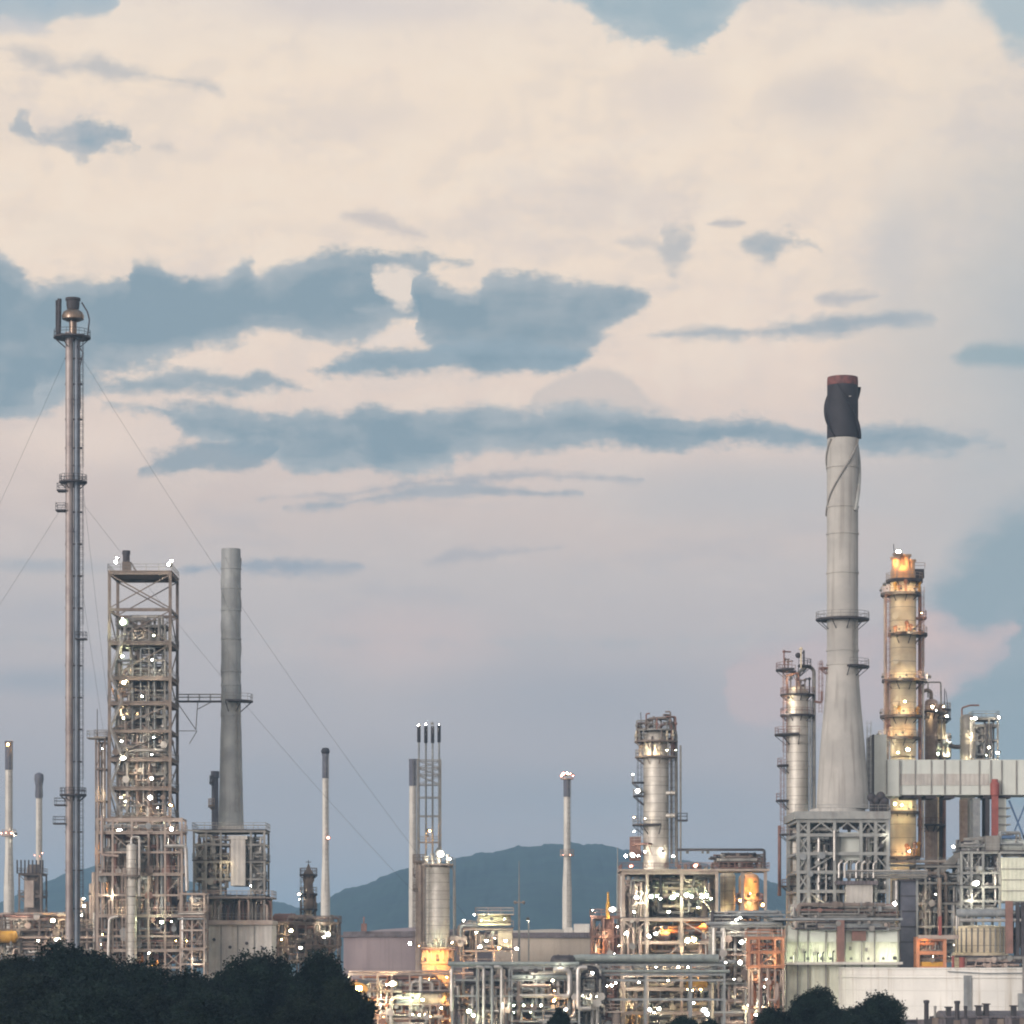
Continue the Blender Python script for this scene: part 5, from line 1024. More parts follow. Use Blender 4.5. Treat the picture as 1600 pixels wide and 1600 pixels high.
# racks right of the open structure
t = T('pipe_rack', 'multi-level grey pipe rack right of the large pink-grey structure', 'pipe rack', 1170, 507)
frame(t, [t.x(p) for p in (1112, 1131, 1165, 1183, 1228)], [0, 6], [t.z(p) for p in (1580, 1535, 1507, 1482, 1460, 1446)], .3, 'lightsteel', braces=[(0, 3, 'x'), (2, 1, '/'), (3, 4, 'x'), (1, 5, 'x'), (1, 1, '\\')], bw=.14)
for q in range(6): pipe(t, [(t.x(1105), q * 1.1 - .3, t.z(1446) + .3), (t.x(1222), q * 1.1 - .3, t.z(1446) + .3)] + ([(t.x(1224), q * 1.1 - .3, t.z(1470))] if q % 2 else []), (.3, .22, .3, .2, .28, .22)[q], ('pipepaint', 'pipe', 'pipeblue', 'pipewarm', 'pipe', 'pipepaint')[q])
for q in range(4): pipe(t, [(t.x(1108), q * 1.2, t.z(1460) + .3), (t.x(1208), q * 1.2, t.z(1460) + .3), (t.x(1214), q * 1.2, t.z(1492))], .26, ('pipe', 'pipepaint', 'pipewarm', 'pipe')[q])
for px in (1115, 1131): pipe(t, [(t.x(px), -.6, t.z(1450)), (t.x(px), -.6, t.z(1492))], .32, 'pipe')
pipework(t, (t.x(1112), t.x(1228), -.2, 5.5, t.z(1612), t.z(1440)), 84, 61, ('pipe', 'pipewarm', 'steel', 'pipepaint', 'brown', 'cream'), (.1, .28), .6)
pipework(t, (t.x(1112), t.x(1232), 1, 6, t.z(1446), t.z(1425)), 16, 62, ('pipe', 'steel', 'pipepaint', 'dark'), (.1, .24), .4)
drum(t, (t.x(1150), 3, t.z(1472)), 1.2, 3, 'dark'); drum(t, (t.x(1195), 3, t.z(1475)), 1.2, 4, 'dark')
MB().box(t.x(1196), t.x(1206), -.6, .6, t.z(1546), t.z(1535)).build('cabinet', 'red', t.o, 0)
MB().box(t.x(1196), t.x(1236), 2, 5, t.z(1590), t.z(1548)).build('cubicle', 'shed', t.o, 0)
lamps(t, [(1151, 1437, 'w', .26), (1157, 1434, 'w', .4), (1159, 1472, 'w', .48), (1146, 1437, 'w', .25), (1171, 1571, 'w', .5), (1174, 1578, 'y', .3), (1181, 1586, 'w', .4), (1197, 1586, 'w', .4), (1191, 1569, 'w', .28), (1198, 1530, 'w', .5), (1194, 1542, 'g', .36), (1156, 1504, 'w', .5), (1147, 1530, 'w', .28), (1242, 1555, 'w', .42), (1213, 1600, 'w', .3)], dy=-1.2)
lamps(t, [(1150, 1490, 'o', .3, 3), (1200, 1500, 'o', .35, 3), (1150, 1550, 'y', .3, 3), (1190, 1575, 'y', .3, 3), (1215, 1545, 'w', .35, -1.5), (1140, 1590, 'y', .3, 3)])
t = T('gantry', 'orange steel access gantry at the left end of the pale lit shed', 'gantry', 1204, 500)
frame(t, [t.x(p) for p in (1170, 1186, 1211, 1224)], [0, 4], [t.z(p) for p in (1509, 1487, 1465)], .3, 'orange', decks=(0, 1, 2), rails=(2,), braces=[(1, 1, '/')], bw=.14, z0=t.z(1514))
for px in (1170, 1186, 1224): MB().box(t.x(px) - .14, t.x(px) + .14, -.14, .14, 0, t.z(1514) - .02).build('leg', 'pinksteel', t.o, 0)
pipework(t, (t.x(1170), t.x(1222), .2, 3.5, t.z(1600), t.z(1470)), 14, 63, ('orange', 'pipewarm', 'oxide'), (.1, .2), .6)
lamps(t, [(1218, 1472, 'w', .16), (1210, 1498, 'y', .2), (1180, 1520, 'y', .22)], dy=-1)

# ------------------------------------------------------------------ silver column left of the great stack
t = T('process_column', 'slim bright silver column close on the left of the tall black-topped chimney', 'column', 1246, 540)
r = t.m(17.5)
shell(t, r, 0, t.z(1072), 'silver', seams=[t.z(p) for p in (1392, 1372, 1300, 1250, 1198, 1162, 1116, 1084)])
for py, a, c, w in ((1046, 90, 250, 34), (1085, 0, 360, 27), (1117, 0, 360, 27), (1147, 120, 270, 36), (1195, 140, 215, 32), (1250, 140, 215, 34), (1303, 140, 360, 29), (1384, 0, 360, 25)):
    platform(t, t.z(py), r, t.m(w), a, c, mat='dark', rail='oxide')
platform(t, t.z(1040), t.m(4), t.m(22), -90, 60, mat='dark', rail='dark')
pipe(t, [(0, 0, t.z(1074)), (0, 0, t.z(1052)), (t.x(1262), 0, t.z(1040)), (t.x(1272), .2, t.z(1046)), (t.x(1272), .2, 0)], .32, 'steel', 10)
pipe(t, [(t.x(1230), -1, t.z(1085)), (t.x(1228), -1, t.z(1056)), (t.x(1246), -1, t.z(1052)), (t.x(1250), -1, t.z(1085))], .2, 'oxide')
pipe(t, [(t.x(1266), -.4, t.z(1095)), (t.x(1266), -.4, t.z(1420))], .22, 'pipepaint'); pipe(t, [(t.x(1256), -1.2, t.z(1085)), (t.x(1257), -1.2, t.z(1260))], .16, 'dark')
pipe(t, [(t.x(1272), 0, t.z(1096)), (t.x(1284), 0, t.z(1098)), (t.x(1284), 0, t.z(1080))], .2, 'oxide')
R = random.Random(9)
for i in range(12):
    a = R.uniform(0, 6.28); z = t.z(R.choice((1085, 1046, 1040))); rr = t.m(R.uniform(18, 25)); h = R.uniform(1.4, 3.6)
    m = MB(); m.path([(rr * math.cos(a), rr * math.sin(a), z), (rr * math.cos(a), rr * math.sin(a), z + h), (r * .7 * math.cos(a), r * .7 * math.sin(a), z + h)], .13, 7); m.ball((rr * math.cos(a), rr * math.sin(a), z + h), .3, 7, 4); m.build('pipe', R.choice(('brown', 'dark', 'cream', 'oxide')), t.o)
MB().bar((t.x(1256), 0, t.z(1050)), (t.x(1256), 0, t.z(1016)), .3).bar((t.x(1256), 0, t.z(1018)), (t.x(1248), 0, t.z(1026)), .2).ball((t.x(1247), 0, t.z(1024)), .5).build('hoist', 'dark', t.o)
ladder(t, t.x(1226), -.6, t.z(1195), t.z(1046), True, 'oxide'); ladder(t, t.x(1222), -.4, t.z(1303), t.z(1195), True, 'oxide')
for px, py in ((1218, 1276), (1222, 1290)): MB().tube((t.x(px), 0, 0 + t.z(1400)), (t.x(px), 0, t.z(1290)), .3, 8).build('riser', 'oxide', t.o); break
lamps(t, [(1232, 1090, 'y', .25), (1229, 1113, 'w', .22), (1236, 1060, 'y', .26)], dy=-2.6)

# ------------------------------------------------------------------ the great stack
t = T('chimney', 'tallest and thickest chimney, pale grey with black top band and flared base', 'chimney', 1316.5, 530)
r = t.m(24.2)
pr = [(t.m(41), t.z(1264)), (t.m(40), t.z(1240)), (t.m(35), t.z(1170)), (t.m(29.5), t.z(1110)), (t.m(26.2), t.z(1070)), (t.m(25), t.z(1044))]
for py in (1040, 1018, 965, 897, 836, 794, 732): pr += [(r * 1.01, t.z(py)), (r * 1.01 + .12, t.z(py) + .03), (r * 1.01 + .12, t.z(py) + .28), (r * 1.005, t.z(py) + .3)]
pr += [(r * .985, t.z(686))]
MB().lathe(pr, 48).build('shaft', 'concrete', t.o)
MB().lathe([(r, t.z(685)), (r * 1.01, t.z(640)), (r * .99, t.z(603))], 48).build('top_band', 'soot', t.o)
MB().lathe([(r * 1.0, t.z(603)), (r * 1.0, t.z(596)), (r * .98, t.z(590)), (r * .82, t.z(590)), (r * .8, t.z(600))], 48).build('rim', 'sootred', t.o)
for k, (z0, z1, ph) in enumerate(((604, 684, 2.2), (604, 684, 4.3), (604, 684, .1))):   # short helical fins round the cap
    m = MB(); N = 26; vs = []; fs = []
    for i in range(N + 1):
        z = t.z(z0) + (t.z(z1) - t.z(z0)) * i / N; a = ph + i / N * 1.9
        for rr, dz in ((r - .1, 0), (r + .55, 0), (r + .55, -.25), (r - .1, -.25)): vs.append((rr * math.cos(a), rr * math.sin(a), z + dz))
    for i in range(N):
        for q in range(4): fs.append((i * 4 + q, i * 4 + (q + 1) % 4, i * 4 + 4 + (q + 1) % 4, i * 4 + 4 + q))
    m.add(vs, fs).build('fin', 'soot', t.o, 30)
for ph in (5.9, 3.8):   # helical strake running down the pale shaft below the band
    m = MB(); pts = []
    for i in range(40):
        s_ = i / 39; a = ph - s_ * 2.9; pts.append(((r + .12) * math.cos(a), (r + .12) * math.sin(a), t.z(688) + (t.z(806) - t.z(688)) * s_))
    m.sweep(pts, .17, 6).build('strake', 'steel', t.o)
m = MB(); pts = []
for i in range(30):
    s_ = i / 29; a = .5 - s_ * 1.3; pts.append(((r + .2) * math.cos(a), (r + .2) * math.sin(a), t.z(690) + (t.z(800) - t.z(690)) * s_))
m.sweep(pts, .35, 6).build('strake', 'lightsteel', t.o)
platform(t, t.z(967), r, t.m(42), 0, 360, mat='dark', rail='steel'); platform(t, t.z(1041), r, t.m(42), -80, 40, mat='dark', rail='steel')
platform(t, t.z(1043), r, t.m(36), 150, 200, mat='oxide', rail='oxide')
ladder(t, t.x(1281), -1.0, t.z(1115), t.z(1043), True, 'oxide'); ladder(t, t.x(1333), -r * .85, t.z(1041), t.z(967), True, 'steel')
ladder(t, t.x(1357), -.4, t.z(1262), t.z(1135), True, 'lightsteel')
MB().lathe([(.22, 0), (.22, .1)], 8).build('marker', 'white', t.o).location = (t.m(9), -r - .15, t.z(624))

# structure carrying the stack
t = T('stack_structure', 'pale grey steel frame with ducts carrying the tallest chimney', 'steel structure', 1318, 520)
xs = [t.x(p) for p in (1247, 1263, 1304, 1345, 1368, 1387)]
zs = [t.z(p) for p in (1420, 1390, 1360, 1331, 1302, 1280)]
frame(t, xs, [0, 18], zs, .52, 'lightsteel', braces=[(0, 5, 'x'), (0, 4, 'x'), (0, 3, '/'), (0, 2, 'x'), (0, 1, '/'), (1, 5, 'a'), (2, 5, 'a'), (3, 5, 'a'), (4, 5, 'x'), (4, 4, '/'), (4, 3, '\\'), (1, 3, '/'), (1, 1, '\\'), (2, 1, '/')], bw=.26)
o = MB().box(t.x(1241), t.x(1391), -.8, 20, t.z(1280), t.z(1268)).build('top_slab', 'lightsteel', t.o, 0)
handrail(o, [(t.x(1242), -.7, t.z(1268)), (t.x(1390), -.7, t.z(1268)), (t.x(1390), 19, t.z(1268))], mat='lightsteel')
MB().lathe([(t.m(46), t.z(1268)), (t.m(44), t.z(1260)), (t.m(42), t.z(1260))], 32, (0, 10)).build('stack_foot', 'concrete', t.o)
MB().box(t.x(1311), t.x(1364), 1.5, 14, t.z(1344), t.z(1306)).box(t.x(1306), t.x(1368), 1.2, 14.3, t.z(1306) + .02, t.z(1300)).build('flue_duct', 'panel', t.o, 0)
MB().box(t.x(1318), t.x(1342), 1.4, 1.6, t.z(1296), t.z(1288)).build('louvre', 'dark', t.o, 0)
MB().box(t.x(1320), t.x(1361), -2.4, 2, t.z(1420), t.z(1383)).build('clad_house', 'sheet', t.o, 0)
MB().box(t.x(1304), t.x(1369), -2.9, 2.4, t.z(1383) + .02, t.z(1377)).build('house_roof', 'roof', t.o, 0)
for q in range(7):
    px = 1310 + q * 9; pipe(t, [(t.x(px), -.9, t.z(1372)), (t.x(px), -.9, t.z(1350)), (t.x(px + 5), -.9, t.z(1346))], .2, ('pipe', 'white', 'steel')[q % 3])
for q in range(4): pipe(t, [(t.x(1322), -1.2 + q * .3, t.z(1361 + q * 3.4)), (t.x(1448), -1.2 + q * .3, t.z(1361 + q * 3.4))], .17, ('pipe', 'pipepaint', 'pipe', 'steel')[q])
pipework(t, (t.x(1250), t.x(1318), .5, 8, t.z(1440), t.z(1285)), 90, 71, ('steel', 'lightsteel', 'pipe', 'pipepaint', 'dark'), (.1, .26), .55)
pipework(t, (t.x(1345), t.x(1388), .5, 8, t.z(1420), t.z(1285)), 50, 72, ('steel', 'dark', 'pipe', 'lightsteel'), (.1, .24), .55)
pipe(t, [(t.x(1303), -.9, t.z(1298)), (t.x(1303), -.9, t.z(1345))], .26, 'pipe')
for px, h in ((1362, 1246), (1369, 1250), (1376, 1244), (1382, 1252)): MB().tube((t.x(px), 0, t.z(1268)), (t.x(px), 0, t.z(h)), .4, 8).ball((t.x(px), 0, t.z(h)), .8, 8, 5).build('valve', 'dark', t.o)
lamps(t, [(1275, 1400, 'y', .3, 3), (1290, 1340, 'w', .28, 3), (1340, 1365, 'w', .28, 3), (1270, 1310, 'w', .22, 3)])
lamps(t, [(1271, 1419, 'y', .3), (1292, 1417, 'y', .4), (1273, 1416, 'w', .2), (1398, 1412, 'w', .5, -2.6), (1386, 1306, 'w', .18)], dy=-1.2)

# ------------------------------------------------------------------ the yellow-lit column
t = T('process_column', 'tall cream column lit yellow on ringed platforms right of the tallest chimney', 'column', 1411, 550)
r = t.m(20.5)
shell(t, r, t.z(1182), t.z(905), 'cream', seams=[t.z(p) for p in (1150, 1112, 1088, 1072, 1052, 1020, 985, 955, 935)], dome=False)
MB().lathe([(r, 0), (r, t.z(1185)), (r * .8, t.z(1182))], 28).build('skirt', 'cream', t.o)
MB().lathe([(r, t.z(905)), (r * .96, t.z(893)), (r * .72, t.z(880)), (r * .55, t.z(874)), (r * .5, t.z(868)), (r * .08, t.z(866))], 24).build('head', 'orangebrick', t.o)
for py, a, c, w, cx in ((906, 0, 360, 29, 2), (927, 0, 360, 32, -3), (990, -120, 120, 36, 2), (990, 120, 240, 24, 0), (1062, 0, 360, 36, 3), (1118, 0, 360, 33, -3), (1152, 0, 360, 33, -6), (1268, 0, 360, 25, 0), (1338, 0, 360, 27, 0)):
    platform(t, t.z(py), r, t.m(w), a, c, (t.m(cx), 0), mat='dark', rail='pinksteel', th=.5)
platform(t, t.z(965), r, t.m(37), -25, 25, mat='oxide', rail='oxide')
MB().box(t.x(1424), t.x(1443), -1, 1, t.z(904), t.z(890)).build('junction_box', 'dark', t.o, 0); handrail(t.o, [(t.x(1424), -1, t.z(890)), (t.x(1444), -1, t.z(890))], mat='oxide')
for px, h, q in ((1396, 872, .5), (1401, 866, .6), (1416, 868, .5), (1424, 876, .45)): MB().tube((t.x(px), -1.4, t.z(905)), (t.x(px), -1.4, t.z(h)), q, 10).tube((t.x(px), -1.4, t.z(h) - .4), (t.x(px), -1.4, t.z(h)), q * 1.5, 10).build('nozzle', ('orangebrick', 'pinksteel')[px % 2], t.o)
MB().bar((t.x(1398), 0, t.z(872)), (t.x(1396), 0, t.z(850)), .12).build('aerial', 'dark', t.o, 0)
for px, mt, rr, a, c in ((1383, 'pinksteel', .3, 930, 1180), (1437, 'oxide', .34, 930, 1340), (1442, 'pipe', .2, 990, 1340), (1387, 'brown', .22, 1062, 1340)): pipe(t, [(t.x(px + (4 if px < 1411 else -6)), 0, t.z(a - 4)), (t.x(px), -.3, t.z(a)), (t.x(px), -.3, t.z(c))], rr, mt)
pipe(t, [(t.x(1420), -r - .4, t.z(1182)), (t.x(1420), -r - .4, t.z(1264))], .26, 'cream')
ladder(t, t.x(1385), -1.8, t.z(1152), t.z(927), True, 'oxide'); ladder(t, t.x(1439), -1.0, t.z(1062), t.z(927), True, 'oxide')
for py in (965, 1035, 1100): MB().tube((t.x(1400), -r * .7, t.z(py)), (t.x(1396), -r * 1.25, t.z(py)), .42, 12).tube((t.x(1396.4), -r * 1.2, t.z(py)), (t.x(1396), -r * 1.28, t.z(py)), .6, 12).build('manway', 'cream', t.o)
R = random.Random(12)
for i in range(22):   # valves and stub pipes crowding each landing
    py = R.choice((927, 990, 1062, 1118, 1152, 1338, 1338)); a = R.uniform(3.4, 6.0); rr = t.m(R.uniform(22, 28)); z = t.z(py); h = R.uniform(.8, 2.2)
    m = MB(); m.tube((rr * math.cos(a), rr * math.sin(a), z), (rr * math.cos(a), rr * math.sin(a), z + h), .22, 7); m.ball((rr * math.cos(a), rr * math.sin(a), z + h), .42, 8, 5); m.bar((rr * math.cos(a), rr * math.sin(a), z + h * .6), (r * .9 * math.cos(a), r * .9 * math.sin(a), z + h * .6), .18); m.build('valve', R.choice(('orange', 'yellow', 'oxide', 'cream')), t.o)
L = []
for py, xs_ in ((927, (1378, 1386, 1397, 1409, 1421, 1431)), (990, (1393, 1405, 1418, 1430, 1440)), (1062, (1381, 1392, 1404, 1417, 1430, 1444)), (1118, (1378, 1390, 1403, 1413, 1426)), (1152, (1374, 1386, 1398, 1411, 1424)), (1268, (1392, 1405, 1418, 1428)), (1338, (1390, 1399, 1408, 1417, 1427))):
    for i, px in enumerate(xs_): L.append((px + (i * 7 % 5) - 2, py - (7 if i % 2 else 4), ('yh', 'oh', 'yh')[i % 3], (.25, .17, .22)[i % 3], -4.2))
L += [(1404, 862, 'w', .45, -1), (1399, 878, 'o', .2, -2.4), (1412, 882, 'o', .22, -3), (1382, 914, 'y', .3, -3), (1414, 1096, 'g', .62, -3.4), (1372, 1149, 'w', .3, -2), (1387, 1158, 'w', .28, -3), (1440, 958, 'o', .25, -2), (1429, 984, 'o', .4, -3.8), (1452, 1058, 'w', .3, -2), (1403, 1176, 'g', .5, -4), (1418, 1171, 'y', .42, -4), (1398, 1256, 'g', .36, -4), (1409, 1258, 'y', .4, -4), (1421, 1330, 'g', .45, -4.4)]
lamps(t, L)

# ------------------------------------------------------------------ neighbours of that column
t = T('process_column', 'slim column with a looped top pipe tucked behind the yellow-lit column', 'column', 1455, 556)
shell(t, t.m(10), 0, t.z(1092), 'pipewarm', seams=[t.z(1110), t.z(1150), t.z(1250), t.z(1300)])
pipe(t, [(0, 0, t.z(1094)), (0, 0, t.z(1080)), (t.x(1446), -.4, t.z(1078)), (t.x(1436), -.4, t.z(1086))], .34, 'brown')
pipe(t, [(t.x(1450), 0, t.z(1090)), (t.x(1450), 0, t.z(1066)), (t.x(1470), 0, t.z(1066)), (t.x(1472), 0, t.z(1185))], .14, 'steel')
for py in (1112, 1288): platform(t, t.z(py), t.m(10), t.m(22), mat='dark', rail='oxide')
pipe(t, [(t.x(1471), .6, t.z(1180)), (t.x(1471), .6, 0)], .36, 'dark'); pipe(t, [(t.x(1476), .4, t.z(1240)), (t.x(1476), .4, t.z(1350))], .3, 'oxide')
lamps(t, [(1457, 1104, 'y', .4), (1451, 1120, 'y', .22), (1463, 1110, 'w', .2)], dy=-2)
t = T('process_column', 'short column with stacked round landings and lights above the left part of the long duct', 'column', 1470, 562)
shell(t, t.m(8), 0, t.z(1100), 'cream', seams=[t.z(1120), t.z(1150)])
for py in (1108, 1122, 1156, 1182): platform(t, t.z(py), t.m(8), t.m(16), mat='dark', rail='pinksteel')
MB().bar((t.x(1476), 0, t.z(1100)), (t.x(1476), 0, t.z(1076)), .14).bar((t.x(1482), 0, t.z(1112)), (t.x(1478), 0, t.z(1080)), .1).build('davit', 'dark', t.o, 0)
R = random.Random(3)
for i in range(9): hh = t.z(R.uniform(1160, 1176)); MB().tube((t.x(1458 + i * 3), -1.8, t.z(1184)), (t.x(1458 + i * 3), -1.8, hh), .26, 7).ball((t.x(1458 + i * 3), -1.8, hh), .5, 7, 5).build('valve', ('steel', 'cream', 'pipepaint')[i % 3], t.o)
lamps(t, [(1468, 1114, 'y', .36), (1479, 1119, 'w', .42), (1474, 1104, 'y', .25), (1484, 1152, 'w', .32), (1464, 1178, 'g', .36), (1478, 1177, 'w', .3)], dy=-2.4)
t = T('process_column', 'dull upright vessel with red overhead pipe standing behind the long duct', 'column', 1511, 558)
shell(t, t.m(11), 0, t.z(1116), 'steel', seams=[t.z(1150)])
pipe(t, [(t.x(1503), 0, t.z(1140)), (t.x(1503), 0, t.z(1106)), (t.x(1516), 0, t.z(1102)), (t.x(1530), 0, t.z(1102))], .16, 'oxide')
MB().tube((t.x(1515.5), -1.6, t.z(1186)), (t.x(1515.5), -1.6, t.z(1122)), .3, 8).build('lit_pipe', 'white', t.o)
pipe(t, [(t.x(1483), 0, t.z(1164)), (t.x(1490), 0, t.z(1167)), (t.x(1502), 0, t.z(1167))], .4, 'dark')
MB().tube((t.x(1506), -.5, t.z(1250)), (t.x(1506), -.5, t.z(1330)), .9, 12).build('leg_pipe', 'pipewarm', t.o)
lamps(t, [(1518, 1123, 'w', .36, -2.4), (1516, 1150, 'y', .22, -2.4), (1509, 1190, 'y', .3, -2.4)])
t = T('process_structure', 'open two-storey steel landing with corner lights above the long duct', 'steel structure', 1540, 556)
frame(t, [t.x(1522), t.x(1545), t.x(1559)], [0, 5], [t.z(p) for p in (1185, 1155, 1133, 1122)], .3, 'steel', decks=(2, 3), rails=(3, 1), braces=[(0, 2, 'x'), (1, 1, '/')], bw=.13, z0=t.z(1300))
pipework(t, (t.x(1522), t.x(1542), .2, 4, t.z(1184), t.z(1135)), 18, 81, ('steel', 'dark', 'pipepaint', 'pipe'), (.1, .22), .6)
for px in (1541, 1548): pipe(t, [(t.x(px), -.4, t.z(1130)), (t.x(px), -.4, t.z(1184))], .2, 'dark')
lamps(t, [(1524, 1122, 'w', .46), (1561, 1121, 'w', .5), (1541, 1180, 'g', .36), (1559, 1176, 'w', .36), (1545, 1168, 'y', .25)], dy=-1)

# ------------------------------------------------------------------ long clad duct
t = T('duct', 'long pale grey panelled duct bridging out of the right edge', 'duct', 1365, 535)
MB().box(t.x(1405), t.x(1640), 0, 8, t.z(1242), t.z(1187)).build('duct_run', 'panel', t.o, 0)
MB().box(t.x(1365), t.x(1404.8), -.4, 9, t.z(1244), t.z(1187)).box(t.x(1365), t.x(1385), -.35, 9, t.z(1187) + .02, t.z(1148)).build('duct_elbow', 'panel', t.o, 0)
MB().box(t.x(1405), t.x(1545), -.12, -.02, t.z(1227), t.z(1209)).build('insulation_panel', 'sheet', t.o, 0)
for px in (1385, 1405, 1430, 1455, 1476, 1500, 1530, 1548, 1565, 1588): MB().box(t.x(px) - .1, t.x(px) + .1, -.6 if px < 1406 else -.22, -.02, t.z(1241), t.z(1188)).build('stiffener', 'steel', t.o, 0)
MB().box(t.x(1363), t.x(1365.2), -.6, 9.2, t.z(1246), t.z(1148)).build('end_flange', 'dark', t.o, 0)
for px in (1420, 1432, 1455, 1484, 1545, 1572): MB().box(t.x(px - 8), t.x(px + 8), .4, 7, t.z(1247), t.z(1242) - .02).build('saddle', 'dark', t.o, 0)
MB().lathe([(t.m(7), t.z(1243)), (t.m(7.5), t.z(1225)), (t.m(5), t.z(1222)), (t.m(5), t.z(1218))], 14, (t.x(1553), -1)).build('damper', 'red', t.o)
MB().box(t.x(1548), t.x(1558), -1.4, -.6, t.z(1306), t.z(1243)).build('post', 'red', t.o, 0)
for px, w, mt in ((1527, 11, 'pipepaint'), (1544, 6, 'dark'), (1566, 14, 'panel')): MB().box(t.x(px - w / 2), t.x(px + w / 2), .6, 5, t.z(1420 if px < 1560 else 1300), t.z(1247)).build('leg', mt, t.o, 0)
for py in (1262, 1275, 1288): MB().box(t.x(1558), t.x(1580), .4, 5.2, t.z(py) - .1, t.z(py) + .1).build('stiffener', 'lightsteel', t.o, 0)
xbrace(t, (t.x(1578), 1, t.z(1320)), (t.x(1606), 1, t.z(1320)), (t.x(1606), 1, t.z(1250)), (t.x(1578), 1, t.z(1250)), .3, 'blue')
lamps(t, [(1490, 1323, 'w', .28, 0)])

# ------------------------------------------------------------------ right-hand blocks
t = T('process_structure', 'dense grey steel structure with a lit panelled room at the far right', 'process structure', 1550, 525)
frame(t, [t.x(p) for p in (1502, 1518, 1536, 1562, 1610)], [0, 8], [t.z(p) for p in (1424, 1406, 1384, 1362, 1330)], .4, 'lightsteel', decks=(0, 2, 4), rails=(4,), braces=[(0, 3, 'x'), (1, 2, '/'), (0, 1, 'x'), (1, 4, '/'), (0, 4, '\\')], bw=.18, deckmat='dark')
MB().box(t.x(1564), t.x(1640), -.6, 7, t.z(1408), t.z(1340)).build('control_room', 'shed', t.o, 0)
for py in (1358, 1375, 1392): MB().box(t.x(1563.5), t.x(1640), -.75, -.58, t.z(py) - .06, t.z(py) + .06).build('stiffener', 'steel', t.o, 0)
MB().box(t.x(1540), t.x(1562), -.2, 4, t.z(1332), t.z(1306)).build('housing', 'steel', t.o, 0)
pipework(t, (t.x(1500), t.x(1562), .2, 7, t.z(1424), t.z(1310)), 56, 83, ('steel', 'dark', 'pipepaint', 'lightsteel', 'pipe'), (.1, .26), .5)
pipework(t, (t.x(1562), t.x(1610), .2, 5, t.z(1336), t.z(1298)), 14, 84, ('steel', 'dark', 'pipepaint', 'pipe', 'blue'), (.1, .22), .5)
drum(t, (t.x(1585), 2, t.z(1322)), 1.2, 4.2, 'panel')
lamps(t, [(1524, 1380, 'w', .6, -1.5), (1576, 1412, 'g', .5, -3.2), (1590, 1412, 'g', .5, -3.2), (1602, 1412, 'g', .5, -3.2), (1516, 1402, 'w', .25)])
t = T('process_structure', 'dark grey pipe structure with diagonal duct between the stack frame and far right block', 'process structure', 1465, 528)
frame(t, [t.x(p) for p in (1432, 1446, 1466, 1500)], [0, 8], [t.z(p) for p in (1500, 1470, 1446, 1410, 1378, 1352)], .36, 'steel', decks=(1, 3, 5), rails=(5, 3), braces=[(0, 3, 'x'), (2, 2, '/'), (1, 4, '\\'), (0, 1, '/')], bw=.16, deckmat='dark')
MB().bar((t.x(1462), 1, t.z(1366)), (t.x(1508), 1, t.z(1330)), 1.6, 1.2).build('diagonal_duct', 'steel', t.o, 0)
pipework(t, (t.x(1432), t.x(1500), .2, 7, t.z(1500), t.z(1360)), 84, 85, ('steel', 'dark', 'pipepaint', 'pipe', 'dark', 'brown'), (.1, .26), .55)
pipe(t, [(t.x(1370), .8, t.z(1352)), (t.x(1500), .8, t.z(1352))], .2, 'pipepaint'); pipe(t, [(t.x(1388), .6, t.z(1346)), (t.x(1480), .6, t.z(1346))], .24, 'pinksteel')
MB().box(t.x(1470), t.x(1500), .8, 6, t.z(1420), t.z(1408)).build('hopper', 'dark', t.o, 0)
pipe(t, [(t.x(1467), -.9, t.z(1372)), (t.x(1467), -.9, t.z(1432))], .34, 'pinksteel'); pipe(t, [(t.x(1467), -.95, t.z(1432)), (t.x(1467), -.95, t.z(1462))], .4, 'oxide')
lamps(t, [(1450, 1480, 'y', .3, 3), (1480, 1440, 'w', .3, 3), (1455, 1390, 'w', .3, 3), (1440, 1420, 'o', .26, 3)])
lamps(t, [(1418, 1377, 'w', .34), (1462, 1397, 'w', .34), (1442, 1404, 'w', .22), (1493, 1477, 'w', .5), (1450, 1440, 'w', .2), (1417, 1492, 'y', .5), (1417, 1452, 'o', .36), (1422, 1456, 'o', .3), (1416, 1460, 'o', .36), (1413, 1454, 'o', .2), (1411, 1482, 'o', .3)], dy=-1.6)
t = T('tower', 'plain dark grey clad lift tower right of the pale lit shed', 'tower', 1419, 522)
MB().box(t.x(1407), t.x(1431), 0, 3, 0, t.z(1377)).build('clad_shaft', 'greycap', t.o, 0)
for py in (1400, 1424, 1448, 1472): MB().box(t.x(1406.5), t.x(1431.5), -.12, 0 - .01, t.z(py) - .1, t.z(py) + .1).build('joint_strip', 'dark', t.o, 0)
MB().box(t.x(1404), t.x(1434), -.4, 3.4, t.z(1377) + .02, t.z(1374)).build('roof', 'roof', t.o, 0)
MB().box(t.x(1431.2), t.x(1434), -.5, 0, 0, t.z(1373)).build('corner_post', 'lightsteel', t.o, 0)
for px in (1400, 1396): pipe(t, [(t.x(px), -.5, t.z(1376)), (t.x(px), -.5, t.z(1410))], .3, 'pipe')

